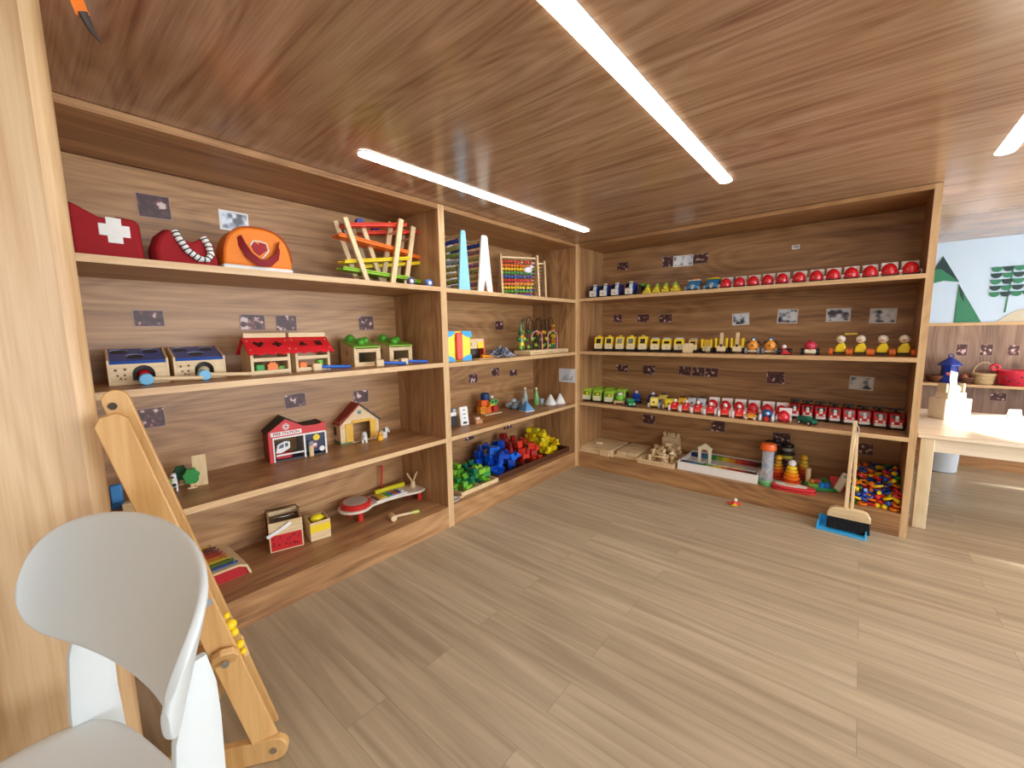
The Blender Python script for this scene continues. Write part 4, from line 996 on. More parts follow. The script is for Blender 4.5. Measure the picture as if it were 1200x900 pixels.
BLU = [s+(mat(c, rough=.12, coat=.3),) for c in ('0f50c8', '1c6ae0', '0a3ea0') for s in (cuboid(.028, .028, .028), cylb(.026, .02), wedge(.034, .022, .02), cuboid(.042, .02, .016))]
heap(BLU, -.42, -.07, -.985, -.67, TB+.006, 36, 22, 'glossy blue toy block in the heap on the dark tray', 'blue toy blocks', peak=(-.30, -.80))
heap(sp(['b01c1c', 'd83a24', '8f1a1c'], [cuboid(.026, .026, .026), cylb(.024, .02), cuboid(.034, .018, .018)]), -.42, -.07, -.65, -.36, TB+.006, 42, 23, 'red toy block in the heap on the dark tray', 'red toy blocks', peak=(-.36, -.58))
heap(sp(['f0d818', 'e6c410', 'd8cc20'], [cuboid(.026, .026, .02), cylb(.022, .018), wedge(.028, .018, .018), cuboid(.022, .022, .022)]), -.42, -.07, -.34, -.05, TB+.006, 50, 24, 'yellow toy block in the heap on the dark corner tray', 'yellow toy blocks', peak=(-.3, -.25))
single('wooden_stick', PINE, 'short pale stick lying left of the green blocks', 'stick', [cb(0, 0, 0, .11, .012, .01, .002)], (-.02-.04, -1.405, TB), (0, 0, rad(70)))
single('toy_dish', mat('d0cdc8', rough=.3), 'small grey white oval dish at the front of the corner unit', 'dish', [xf(lathe([(.02, 0), (.032, .004), (.036, .014), (.032, .014), (.02, .006)], 20), sc=(1, 1.4, 1))], (-.045, -1.41, TB+.0) if False else (-.05, -1.44+.005, TB))

# ================================================================== FAR UNIT: toy vehicles (fronts face -Y)
RA, R2_, R3_ = 1.476, 1.027, .582
def wheels(t, w, ys, r, m, th=.014, rim=None):
    for y in ys:
        for s in (-1, 1):
            x0, x1 = sorted((s*w/2, s*(w/2+th)))
            wh = part('wheel', m, t, cyl((x0, y, r), (x1, y, r), r, 14))
            if rim: part('hub', rim, wh, cyl((s*(w/2+th), y, r), (s*(w/2+th+.001), y, r), r*.45, 10))
def side(pts, w): return prism(pts, -w/2, w/2, 'X')
BLK = M('black', rough=.5)
# vans
def van():
    t = thing('toy_van', '', 'toy vehicle')
    part('body', mat('1c3f9c', rough=.3), t, side([(.012, .012), (.008, .055), (.02, .088), (.034, .096), (.1, .096), (.112, .088), (.114, .012)], .066), bevel=.006)
    part('face', mat('e8e4d8', rough=.4), t, side([(0, .012), (0, .05), (.004, .058), (.014, .058), (.014, .012)], .058), bevel=.003)
    part('windshield', mat('0f1a33', rough=.15), t, side([(.001, .058), (.016, .088), (.024, .088), (.014, .058)], .054))
    part('windshield_panel', mat('dfe4d8', rough=.4), t, xf(side([(.0, .056), (.014, .086), (.02, .086), (.01, .056)], .024), (.016, 0, .003)))
    part('roof_light', mat('e8e0c0'), t, cb(.005, .04, .096, .03, .02, .01, .003))
    part('badge', mat('7a5a3a'), t, cyl((0, -.0012, .03), (0, 0, .03), .005, 10)); wheels(t, .058, (.03, .09), .014, BLK)
    return t
row(van(), [(x+.004, .07, RA, 0, (1.05, 1, 1.1)) for x in (.1, .197, .302, .424)], 'blue toy van with cream front, {} from left on the top shelf', 'blue toy vans on the top shelf')
t = thing('toy_train', 'black toy steam engine with a green top beside the blue vans', 'toy vehicle', (.505, .10, RA))
part('body', mat('1d1a1a', rough=.4), t, side([(0, .01), (0, .04), (.05, .045), (.05, .075), (.1, .075), (.1, .01)], .042), bevel=.003)
part('boiler', mat('33201c'), t, cyl((0, -.002, .035), (0, .05, .035), .02, 16)); part('funnel', BLK, t, cyl((0, .02, .05), (0, .02, .085), .007, 12, .012)); part('cab_roof', M('7fb03a'), t, cb(0, .075, .075, .05, .055, .022, .005)); wheels(t, .042, (.02, .05, .085), .012, mat('5a1c1c'))
def caterpillar():
    t = thing('toy_caterpillar', '', 'toy vehicle')
    part('base', mat('e6cf32', rough=.4), t, side([(0, .006), (0, .028), (.09, .028), (.09, .006)], .05), bevel=.004)
    for y in (.012, .04, .068): part('segment', mat('d8c62a', rough=.35), t, sph((0, y, .034), .017, 12))
    part('head', mat('9aba3c', rough=.35), t, sph((.004, .01, .052), .013, 12)); part('leaf', mat('6f9c34'), t, prism([(-.012, .05), (0, .078), (.012, .05)], .038, .044, 'Y'))
    wheels(t, .045, (.02, .07), .011, mat('e0c428'))
    return t
row(caterpillar(), [(x, .07, RA, 0, (1.12, 1, 1.2)) for x in (.58, .652, .72, .79)], 'yellow and green toy caterpillar car, {} of four on the top shelf', 'yellow caterpillar cars')
def blue_car(label, loc, topc, mul=1):
    t = thing('toy_car', label, 'toy vehicle', loc, 0, None, mul)
    part('body', mat('2a86c4', rough=.3), t, side([(0, .015), (.004, .04), (.03, .052), (.05, .075), (.1, .078), (.115, .05), (.115, .015)], .078), bevel=.006)
    part('nose', mat('9aa9b4', rough=.3), t, sph((0, .012, .034), .02, 14, (1.1, .7, 1))); part('face', mat('cfc4a0'), t, sph((0, .003, .022), .011, 10))
    part('roof_rack', mat(topc, rough=.35), t, cb(0, .07, .078, .09, .05, .008, .003)); part('window', mat('10345c', rough=.2), t, side([(.036, .055), (.05, .073), (.053, .072), (.04, .053)], .066))
    part('cargo', M('orange'), t, cb(.01, .07, .086, .04, .03, .008, .003))
    wheels(t, .078, (.025, .092), .019, mat('a8a498'), rim=M('grey'))
blue_car('blue toy car with pale rack, left of the pair on the top shelf', (.915, .075, RA), 'e0dcc8')
blue_car('blue toy car with yellow rack, right of the pair on the top shelf', (1.045, .07, RA), 'd8dc3c')
t = thing('toy_car', 'dark blue toy car half hidden behind the first red hooded cars', 'toy vehicle', (1.17, .22, RA)); part('body', mat('1f3f78', rough=.35), t, side([(0, .012), (0, .045), (.03, .06), (.04, .095), (.09, .095), (.1, .012)], .06), bevel=.006); wheels(t, .055, (.02, .08), .016, M('grey'))
def red_hood():
    t = thing('toy_car', '', 'toy vehicle')
    part('hood', mat('d81e28', rough=.22, coat=.4), t, sph((0, .036, .028), .037, 20, (.95, 1.05, 1.28)), label='red hood')
    part('body', mat('c01822', rough=.3), t, box(-.038, .038, .004, .1, .010, .026, .006))
    part('bumper', BLK, t, box(-.034, .034, .0, .012, .006, .013, .002)); part('panel', mat('f0e8e4', rough=.35), t, xf(box(-.036, .036, 0, .008, 0, .074, .003), (.008, .068, .012), (rad(-10), 0, 0)), bevel=.002, label='white upright panel')
    wheels(t, .066, (.03, .088), .017, mat('ece6e4', rough=.4), .011, M('silver'))
    return t
row(red_hood(), [(x, .062, RA, 8, (1.0 if x < 1.95 else 1.05)) for x in (1.141, 1.226, 1.308, 1.392, 1.473, 1.564, 1.652, 1.735, 1.82, 1.905, 1.989, 2.076)], 'red toy car with white panel, {} from left on top shelf', 'red toy cars on the top shelf')

# second shelf: buses
YB = mat('efcf2a', rough=.35); CREAM = mat('ead9ae', rough=.45)
def bus(h=.108, light=True, body=None, name='toy_bus'):
    body = body or YB
    t = thing(name, '', 'toy vehicle')
    b = part('body', body, t, side([(.004, .05), (.026, h), (.1, h), (.108, h-.02), (.108, .02), (.004, .02)], .066), bevel=.004)
    part('front', CREAM, t, side([(-.004, .014), (-.002, .054), (.006, .054), (.006, .014)], .06), bevel=.002)
    n = Vector((0, -(h-.05), .022)).normalized()
    part('window', mat('2a2418', rough=.2), t, xf(side([(.005, .060), (.0205, h-.014), (.026, h-.014), (.01, .060)], .034), (0, -.003, 0)))
    part('chassis', BLK, t, box(-.038, .038, -.01, .112, .006, .018, .003)); wheels(t, .06, (.018, .09), .013, BLK, .012, M('grey'))
    if light: part('roof_light', body, t, cb(0, .045, h, .024, .018, .010, .003))
    else: part('roof_bar', mat('b4bcc4'), t, cb(0, .04, h, .05, .012, .01, .003))
    part('badge', mat('8a7a4a'), t, cyl((0, -.005, .034), (0, -.004, .034), .004, 8))
    return t
row(bus(), [(x+.002, .11, R2_, 12, (1.1, 1, 1.12)) for x in (.14, .237, .337, .434, .535)], 'yellow toy bus with cream front, {} from left on the second shelf', 'yellow toy buses')
row(bus(.09, False, name='toy_taxi'), [(x, .11, R2_, 12, (1.1, 1, 1.12)) for x in (.639, .73, .824)], 'low yellow toy taxi with grey roof bar, {} of three after the buses', 'low yellow toy taxis')
t = bus(.096, False, mat('d8b45c', rough=.4), name='toy_truck'); t.location = (.918, .125, R2_); t['label'] = 'tan toy truck with a pale board leaning on its front'
single('wooden_board', PINEZ, 'small pale board leaning on the front of the tan toy truck', 'board', [xf(box(-.036, .036, -.003, .003, 0, .072, .002), rot=(rad(-14), 0, 0))], (.905, .065, R2_), (0, 0, rad(6)))
def loader(tall):
    t = thing('toy_loader', '', 'toy vehicle')
    part('body', CREAM, t, side([(0, .012), (0, .04), (.012, .05), (.1, .05), (.1, .012)], .054), bevel=.003)
    for s in (-1, 1): part('arm', YB, t, prism([(.0, .036), (-.002, .1), (.05, .1), (.06, .05)], *sorted((s*.028, s*.038)), 'X'), bevel=.002)
    part('hood', YB, t, side([(.03, .05), (.04, .095), (.09, .095), (.09, .05)], .05), bevel=.003)
    if tall: part('mast', PINEZ, t, cb(0, .014, .05, .02, .014, .085, .002)); part('hole', BLK, t, cyl((0, .003, .052), (0, .0, .052), .008, 10))
    else: part('bucket', mat('c8b88c'), t, xf(cb(0, 0, 0, .022, .02, .05, .003), (-.0, -.004, .012), (0, rad(30), 0)))
    wheels(t, .05, (.02, .085), .018, BLK, .014, M('grey'))
    return t
l1 = loader(False); l1.location = (1.02, .115, R2_); l1['label'] = 'yellow toy digger with tilted cream bucket beside the tan truck'
l2 = loader(True)
row(l2, [(1.12, .11, R2_, 0, (1.08, 1, 1.08)), (1.222, .11, R2_, 0, (1.08, 1, 1.08))], 'yellow toy forklift with upright wooden mast, {} of two', 'toy forklifts')
def penguin():
    t = thing('toy_bird_car', '', 'toy vehicle')
    part('body', mat('f0a03a', rough=.35), t, sph((0, .04, .05), .037, 18, (.92, .9, 1.15))); part('head', mat('54688c', rough=.35), t, sph((0, .045, .098), .017, 14)); part('face', M('cream'), t, sph((0, .031, .095), .009, 10)); part('beak', M('7a3416'), t, sph((0, .004, .058), .006, 10))
    for s in (-1, 1): part('wing', BLK, t, tube([(s*.026, .04, .085), (s*.044, .034, .068), (s*.05, .03, .055)], [.006, .004, .002], 6))
    part('base', M('cream'), t, box(-.03, .03, .005, .08, .012, .024, .003)); wheels(t, .062, (.02, .07), .021, M('grey', rough=.4), .014, M('silver'))
    return t
row(penguin(), [(1.318, .1, R2_), (1.42, .1, R2_)], 'orange bellied toy bird car with blue head, {} of two', 'orange toy bird cars')
t = thing('toy_racing_car', 'low red toy racing car with white driver on the second shelf', 'toy vehicle', (1.52, .06, R2_), 18)
part('body', mat('cf2020', rough=.3), t, side([(0, .01), (0, .02), (.05, .034), (.1, .036), (.1, .01)], .034), bevel=.003); part('driver', M('white'), t, sph((0, .06, .05), .014, 12)); part('spoiler', mat('c02020'), t, cb(0, .1, .045, .075, .02, .006, .002), cb(0, .1, .03, .006, .014, .018)); part('nose_wing', mat('cf2020'), t, cb(0, .004, .006, .06, .018, .006, .002)); wheels(t, .044, (.028, .088), .02, BLK, .016, M('grey'))
t = thing('toy_car', 'pink topped toy car with cream front and black wheels beside the racing car', 'toy vehicle', (1.645, .09, R2_), 6)
part('hood', mat('cf3a50', rough=.3), t, sph((0, .045, .055), .036, 16, (1, 1, .85))); part('ring', mat('8a2a34'), t, torus((0, .045, .088), .012, .003, 'Z', 14, 6)); part('front', M('cream'), t, box(-.03, .03, -.002, .02, .01, .036, .004)); part('badge', mat('c83838'), t, sph((0, -.003, .042), .010, 10, (1, .4, 1))); wheels(t, .062, (.022, .075), .02, BLK, .018, M('grey'))
def duck():
    t = thing('toy_duck_car', '', 'toy vehicle')
    part('body', mat('f2d41c', rough=.3), t, prism([(-.026, .018), (.026, .018), (.03, .05), (.018, .078), (-.006, .07), (-.022, .05)], .02, .06, 'Y'), bevel=.007, seg=3)
    part('head', mat('ece4d2', rough=.35), t, sph((.002, .038, .098), .024, 16)); part('base', BLK, t, box(-.03, .03, .008, .085, .012, .02, .002)); part('beak', M('orange'), t, sph((.0, .012, .094), .007, 8, (1.2, 1, .6)))
    for y in (.018, .072):
        for s in (-1, 1): part('wheel', mat('e4702a', rough=.35), t, cyl((s*.032, y, .021), (s*.05, y, .021), .021, 16)); 
    return t
row(duck(), [(1.79, .1, R2_), (1.885, .1, R2_), (1.985, .1, R2_), (2.077, .1, R2_)], 'yellow toy duck car with white head and orange wheels, {} from left', 'toy duck cars')
single('toy_stick', mat('d8b83a'), 'short yellow bar resting across the two left duck cars', 'stick', [cyl((-.03, 0, 0), (.03, 0, 0), .006, 10)], (1.838, .14, R2_+.118+.012))

# third shelf
LG = mat('9ccc3a', rough=.3)
def beetle():
    t = thing('toy_beetle', '', 'toy vehicle')
    part('body', LG, t, side([(0, .014), (-.002, .05), (.012, .08), (.03, .092), (.12, .092), (.13, .07), (.13, .014)], .074), bevel=.01, seg=3)
    part('face', mat('d8d8b4', rough=.4), t, side([(-.005, .012), (-.006, .045), (.0, .05), (.008, .05), (.008, .012)], .062), bevel=.003); part('windshield', mat('6d8a28', rough=.2), t, side([(-.003, .052), (.008, .076), (.014, .076), (.006, .052)], .052))
    part('star', M('yellow'), t, sph((.006, -.001, .062), .010, 10, (1, .5, 1))); part('trim', mat('15401f', rough=.3), t, box(.036, .039, .01, .12, .03, .07)); part('chassis', BLK, t, box(-.036, .036, -.006, .12, .006, .016, .003)); wheels(t, .062, (.022, .1), .014, BLK, .012)
    return t
b_ = beetle()
row(b_, [(.050, .075, R3_, 12, (1.15, 1, 1.15)), (.155, .07, R3_, 12, (1.15, 1, 1.15)), (.267, .065, R3_, 12, (1.15, 1, 1.15))], 'lime green toy beetle car with star, {} from left in the front row', 'lime toy beetle cars in front')
for i, (x, y) in enumerate(((.07, .235), (.185, .235), (.30, .235))): copy_tree(b_, (x, y-.005, R3_), 12, 'lime green toy beetle car with star, %s from left in the back row' % ORD[i], 'lime toy beetle cars behind')
t = thing('toy_car', 'lime green toy car with white dome and wooden base', 'toy vehicle', (.368, .06, R3_), 14)
part('body', mat('7cc83c', rough=.3), t, sph((0, .05, .048), .04, 16, (.95, 1.1, .95))); part('dome', M('white'), t, sph((.0, .04, .086), .014, 12, (1.4, 1, .7))); part('base', PINE, t, box(-.036, .036, .004, .1, .012, .032, .004)); wheels(t, .06, (.02, .085), .018, M('tan'), .013, M('grey'))
t = thing('toy_truck', 'small dark green toy pickup truck at the front of the third shelf', 'toy vehicle', (.50, .02, R3_), 38)
part('cab', mat('1f8a50', rough=.3), t, side([(0, .012), (0, .036), (.03, .042), (.04, .06), (.062, .06), (.064, .012)], .055), bevel=.004); part('bed', mat('1a6a40', rough=.3), t, side([(.064, .012), (.064, .034), (.125, .034), (.125, .012)], .055), bevel=.002); part('load', mat('8fa890', rough=.4), t, cb(0, .094, .034, .04, .045, .024, .004))
for s in (-1, 1): part('headlight', M('white'), t, sph((s*.018, -.001, .026), .006, 8))
wheels(t, .052, (.02, .1), .014, BLK, .011, M('white'))
def dark_car(label, c, loc, rz):
    t = thing('toy_car', label, 'toy vehicle', loc, rz); part('body', mat(c, rough=.25), t, side([(0, .012), (.002, .04), (.03, .05), (.05, .078), (.11, .074), (.12, .04), (.12, .012)], .072), bevel=.01, seg=3); part('ball', mat('d8d4e4'), t, sph((0, .058, .09), .014, 12)); wheels(t, .066, (.025, .095), .017, BLK, .011, M('grey'))
dark_car('dark blue toy car with a pale ball on top', '1f44a0', (.455, .20, R3_), 20)
dark_car('purple blue toy car with a pale ball on top', '33307c', (.60, .20, R3_), 20)
def small_car(label, c, c2, loc, rz, frontc='e8d9a8', mul=1):
    t = thing('toy_car', label, 'toy vehicle', loc, rz, None, mul)
    part('body', mat(c, rough=.3), t, side([(.0, .014), (0, .045), (.016, .074), (.05, .08), (.07, .05), (.1, .044), (.1, .014)], .056), bevel=.006, seg=3)
    part('side_board', mat(c2, rough=.3), t, box(-.034, .034, .045, .11, .02, .052, .004)); part('badge', mat('7a2a18'), t, cyl((0, -.0015, .045), (0, 0, .045), .007, 10)); part('roof_bar', BLK, t, cb(0, .04, .08, .04, .01, .008, .002)); wheels(t, .058, (.02, .085), .018, mat('dcdcd8'), .013, M('grey'))
small_car('yellow toy car with blue back, left of the two in front', 'efdc6a', '2a68b4', (.655, .075, R3_), 8, mul=1.1)
small_car('yellow and blue toy car with cream front, right of the two', 'e8d030', '1e6ac0', (.775, .07, R3_), 8, mul=1.1)
small_car('yellow toy car peeping out behind the yellow and blue pair', 'eacb50', '8a7a30', (.67, .225, R3_), 8, mul=1.1)
small_car('orange yellow toy car behind the first small red racers', 'eeb830', 'd06a1c', (.845, .16, R3_), 8, mul=1.1)
small_car('silver white toy car in the back row, left of the silver pair', 'c8ccd4', '9aa0ac', (.905, .21, R3_), 8, mul=1.1)
small_car('silver white toy car in the back row, right of the silver pair', 'd4d6dc', '8f95a4', (.975, .21, R3_), 8, mul=1.1)
row(copy_tree(red_proto := red_hood(), (0, 0, 0)), [(x, .20, R3_, 8, (1.05, 1.05, 1.15)) for x in (1.055, 1.145, 1.235, 1.325, 1.415, 1.50)], 'red toy car with white panel, {} from left in third shelf back row', 'red toy cars in the back row')
def racer():
    t = thing('toy_racer', '', 'toy vehicle')
    part('body', mat('e02830', rough=.25), t, side([(0, .012), (0, .034), (.02, .048), (.06, .052), (.09, .04), (.09, .012)], .05), bevel=.007, seg=3)
    part('driver', mat('eadfd8'), t, sph((0, .05, .062), .012, 12)); part('stripe', mat('e87c50'), t, cb(0, -.001, .016, .034, .003, .007)); part('hood_mark', mat('f2c8b8'), t, sph((0, .012, .045), .006, 8, (1.4, 1, .6))); wheels(t, .052, (.016, .078), .019, mat('ece8e6', rough=.4), .014, M('silver'))
    return t
row(red_proto, [(1.53, .055, R3_, 5)], 'red toy car with white panel alone at the front, right of the racers', 'single red panel car')
row(racer(), [(x, y, R3_, 10, (1.06, 1.06, 1.25)) for x, y in ((.832, .03), (.915, .028), (1.0, .022), (1.09, .018), (1.186, .015), (1.275, .018))], 'small red toy racer with white wheels, {} from left in the front row', 'small red racers')
t = thing('toy_car', 'small orange and yellow toy car at the front edge of the third shelf', 'toy vehicle', (1.345, .012, R3_), 0, None, .9)
part('body', mat('f0b050', rough=.35), t, side([(0, .014), (0, .04), (.03, .05), (.07, .04), (.07, .014)], .04), bevel=.005); part('bar', mat('e8902c'), t, cb(0, .006, .034, .085, .016, .01, .003)); part('tail', mat('d83a2c'), t, cb(0, .06, .03, .06, .02, .03, .004)); wheels(t, .042, (.014, .06), .014, mat('f0e4c8'), .014)
t = thing('toy_plane', 'blue toy propeller car with white wheels and red nose', 'toy vehicle', (1.44, .02, R3_), 6)
part('body', mat('1f5a9c', rough=.3), t, sph((0, .04, .048), .032, 16, (1, 1.1, .9))); part('nose', mat('d02a2c'), t, cyl((0, -.012, .02), (0, .02, .024), .013, 14)); part('hub', mat('dfe4ea'), t, sph((.004, .008, .055), .011, 10)); wheels(t, .058, (.012, .072), .023, mat('dfe8ee'), .014, M('silver'))
def fire_engine(lab, loc, ladder=True):
    t = thing('toy_fire_engine', lab, 'toy vehicle', loc, 8)
    part('body', mat('c81c26', rough=.25), t, side([(.002, .02), (.002, .064), (.016, .088), (.12, .088), (.12, .02)], .072), bevel=.006)
    part('bumper', mat('ece4dc', rough=.4), t, box(-.03, .03, -.006, .006, .014, .03, .003)); part('windshield', mat('33161a', rough=.2), t, side([(.0, .062), (.012, .082), (.016, .082), (.006, .062)], .05))
    part('driver', M('white'), t, sph((0, .002, .068), .011, 10), cb(0, -.002, .046, .02, .006, .014, .003))
    for s in (-1, 1): part('headlight', M('white'), t, sph((s*.02, .0, .038), .0075, 8, (1, .5, 1)))
    part('chassis', BLK, t, box(-.036, .036, 0, .12, .006, .02, .003)); wheels(t, .062, (.024, .1), .015, BLK, .012)
    if ladder: part('ladder', BLK, t, xf(box(-.030, .030, -.05, .06, 0, .009, .002), (0, .05, .104), (rad(-9), 0, 0)), cyl((0, .06, .088), (0, .06, .104), .008, 10))
    return t
fe = [(1.582, .23), (1.655, .22), (1.735, .215), (1.803, .21), (1.872, .20), (1.948, .19), (2.017, .18), (2.085, .165)]
f0 = fire_engine('', (0, 0, 0))
fe = [(1.587, .23), (1.667, .22), (1.83, .205), (1.91, .195), (1.99, .185), (2.073, .17)]
SP = [1.582, 1.652, 1.729, 1.799, 1.867, 1.944, 2.015, 2.087]
row(f0, [(SP[0]-.012+i*.0735, .245-.01*i, R3_, 8, (.90, 1, 1.12)) for i in range(8)], 'red toy fire engine with black ladder, {} from left on the third shelf', 'toy fire engines')
t = thing('toy_truck', 'dark green toy truck lying askew in front of the fire engines', 'toy vehicle', (1.70, .06, R3_), 62)
part('body', mat('136a52', rough=.3), t, side([(0, .012), (0, .034), (.03, .04), (.04, .052), (.1, .05), (.1, .012)], .045), bevel=.004); wheels(t, .045, (.02, .08), .013, BLK, .011, M('white'))

# ---- bottom of the far unit
def plank_stack(label, x0, x1, y0, y1, rows_, cols_, z, top_extra, seed):
    """tray with layers of flat planks"""
    tray('wooden_tray', 'pale wooden tray under ' + label, PINE, x0, x1, y0, y1, TB, .016)
    rr = random.Random(seed); lh = .0145
    n = 0; base = None
    for k in range(3):
        for i in range(cols_):
            for j in range(rows_):
                a, b = (x1-x0-.024)/cols_, (y1-y0-.024)/rows_
                s = [cb(0, 0, 0, a-.003, b-.003, lh-.0008, .002)]
                loc = (x0+.012+a*(i+.5), y0+.012+b*(j+.5), TB+.0065+k*lh)
                if base is None: base = single('wooden_plank', PINE, 'pale wooden building plank lying in ' + label, 'plank', s, loc, group='planks in ' + label); o = base
                else: o = base.copy(); COL.objects.link(o); o.location = loc
                o.rotation_euler = (0, 0, rr.uniform(-.02, .02) if k == 2 else 0)
    return TB+.0065+3*lh
zt = plank_stack('the left flat stack', -.0+.006, .33, .02, .40, 4, 3, 0, 0, 1)
plank_stack('the right flat stack', .335, .545, .055, .40, 4, 2, 0, 0, 2)
single('wooden_block', PINE, 'small wooden block on top of the left flat stack of planks', 'block', [cb(0, 0, 0, .06, .04, .018, .002)], (.13, .18, zt+.0006), (0, 0, .3))
single('wooden_plank', PINEZ, 'plank standing upright at the front corner of the left flat stack', 'plank', [xf(cb(0, 0, 0, .09, .008, .05, .001), rot=(rad(-6), 0, 0))], (.265, .0085, TB), (0, 0, rad(-4)))
tray('wooden_tray', 'pale wooden tray holding the loose unpainted blocks', PINE, .555, .845, .015, .36, TB, .035)
heap([s+(PINEZ,) for s in (cuboid(.03, .014, .014), cuboid(.018, .018, .018), wedge(.028, .015, .014), cylb(.014, .028), cuboid(.034, .02, .008))], .57, .83, .03, .345, TB+.006, 40, 31, 'unpainted wooden block in the heap on the far shelf tray', 'unpainted wooden blocks', peak=(.72, .26), tilt=.3)
t = thing('block_bin', 'small square wooden bin full of block ends against the back panel', 'bin', (.735, .375, TB+.12)) if False else None
t = thing('block_bin', 'tall square wooden bin behind the heap of unpainted blocks', 'bin', (.70, .385, TB))
part('wall', PINE, t, box(-.07, .07, -.03, .03, 0, .155, .002))
for i in range(5): single('wooden_block', PINE, 'wooden block end sticking out of the tall square bin', 'block', [xf(cb(0, 0, 0, .026, .018, .04, .002), rot=(rad(12*(i % 3-1)), rad(16*((i*2) % 3-1)), 0))], (.65+.025*i, .385, TB+.154), group='blocks in the tall bin')
t = thing('domino_tray', 'long white tray with rows of rainbow coloured dominoes', 'tray', (1.137, .235, TB))
part('front_wall', M('f2efe8'), t, box(-.27, .27, -.19, -.182, 0, .062)); part('back_wall', M('f2efe8'), t, box(-.27, .27, .17, .178, 0, .062))
part('side_wall', M('f2efe8'), t, box(-.27, -.262, -.182, .17, 0, .062)); part('side_wall', M('f2efe8'), t, box(.262, .27, -.182, .17, 0, .062)); part('bottom', M('e6e2d8'), t, box(-.262, .262, -.182, .17, 0, .03))
dom = None
grad = ['1a2c5c', '1f4f9c', '2f7a9c', '2f8a4c', '8aae3a', 'e6cf2a', 'e8a02c', 'd8562a', 'b8282a', '8a1c24', '4a1a20']
for rw, yy in enumerate((-.145, .13)):
    for i in range(44):
        c = grad[min(10, i*11//44)]
        loc = (.884+.0116*i, .235+yy, TB+.0305)
        o = single('domino', mat(c, rough=.35), ['front', 'back'][rw]+' row domino in the long white tray, '+{'1a2c5c': 'navy', '1f4f9c': 'blue', '2f7a9c': 'teal', '2f8a4c': 'green', '8aae3a': 'lime', 'e6cf2a': 'yellow', 'e8a02c': 'amber', 'd8562a': 'orange', 'b8282a': 'red', '8a1c24': 'dark red', '4a1a20': 'maroon'}[c],
               'domino', [cb(0, 0, 0, .009, .045, .03, .001)], loc, group=['front', 'back'][rw]+' row dominoes '+c) if (i == 0 or grad[min(10, (i-1)*11//44)] != c) else dom.copy()
        if o is not None and o.name not in COL.objects: COL.objects.link(o)
        o.location = loc; dom = o
for o in [x for x in COL.objects if x.get('category') == 'domino']:
    o['group'] = 'dominoes: ' + o['label'].split(', ')[1] + ' in the ' + o['label'].split(' ')[0] + ' row'
for i, c in enumerate(('e8e4da', 'cfd4d8', 'd8c8b8', 'e4d4a4', 'c8ccd0')):
    single('domino', mat(c, rough=.4), 'pale flat %s domino lying in the middle lane of the white tray' % ('cream', 'grey', 'beige', 'straw', 'silver')[i], 'domino', [cb(0, 0, 0, .07, .045, .01, .001)], (.98+.088*i, .225, TB+.0305), (0, 0, .08*(i % 3-1)))
t = thing('wooden_arch', 'small pale wooden arch standing on the domino tray', 'arch', (1.035, .14, TB+.0605+.0005))
a_o = [(-.045, 0), (-.045, .1), (-.05, .1), (-.05, .11), (0, .145), (.05, .11), (.05, .1), (.045, .1), (.045, 0), (.027, 0), (.027, .075)] + [(.027*math.cos(rad(a)), .075+.027*math.sin(rad(a))) for a in range(15, 180, 15)] + [(-.027, .075), (-.027, 0)]
part('arch_frame', mat('ddd0b0', rough=.5), t, prism(a_o, -.012, .012, 'Y'), bevel=.001)
# rainmaker tube
CL = mat('dfe3ea', rough=.08, alpha=.28)
t = thing('rainmaker', 'clear rainmaker tube with orange cap and green base', 'toy', (1.455, .075, TB))
part('base', mat('6fb878', rough=.35), t, lathe([(.04, 0), (.044, .006), (.044, .03), (.036, .036)], 24)); part('tube', CL, t, lathe([(.036, .036), (.036, .245), (.033, .245), (.033, .036)], 24)); part('cap', mat('f26a20', rough=.35), t, lathe([(.038, .243), (.048, .25), (.048, .265), (.042, .29), (.025, .292)], 24))
part('spiral', mat('c8d0e4', rough=.4), t, tube([(.022*math.cos(k*.6), .022*math.sin(k*.6), .05+.0072*k) for k in range(26)], .003, 6))
for i, (c, z) in enumerate((('d86a5c', .06), ('4a90d0', .12), ('4a90d0', .145), ('8a6ac0', .2), ('e0b050', .085))): part('bead', mat(c, rough=.3), t, sph((.012*math.cos(i*2), .012*math.sin(i*2), z), .011, 10))
def ring_tower(label, loc, topc, cols, sc=1, group=None):
    t = thing('ring_tower', label, 'toy', loc, 0, None, sc)
    part('base', PINE, t, lathe([(.045, 0), (.047, .004), (.047, .012), (.04, .014)], 20)); z = .014; n = len(cols)
    for i, c in enumerate(cols):
        r = .048-.0055*i; part('ring', mat(c, rough=.3), t, lathe([(r*.85, z), (r, z+.006), (r, z+.014), (r*.85, z+.02)], 20)); z += .0203
    part('top_ball', mat(topc, rough=.3), t, sph((0, 0, z+.017), .021, 16))
ring_tower('stacking ring tower with a white ball on top, right behind the red board', (1.585, .17, TB), 'f2f0ea', ['d8421c', 'f07a1c', 'f4901c', 'f2b21c', 'f2cf1c'], 1.15)
ring_tower('stacking ring tower with a yellow ball, just right of the clear tube', (1.50, .225, TB), 'eab428', ['b83018', 'c83a1c', 'e0601c', 'e88a1c', 'e8a820', 'e0b428'], 1.05)
ring_tower('stacking ring tower with a yellow ball, rear right of the white topped one', (1.64, .30, TB), 'e0a820', ['9a2c18', 'b03a1c', 'b8481c', 'd0701c', 'dca824', 'c8b030'], 1.1)
t = thing('ring_tower', 'dark stacking tower with black rings and an olive band at the back', 'toy', (1.535, .345, TB))
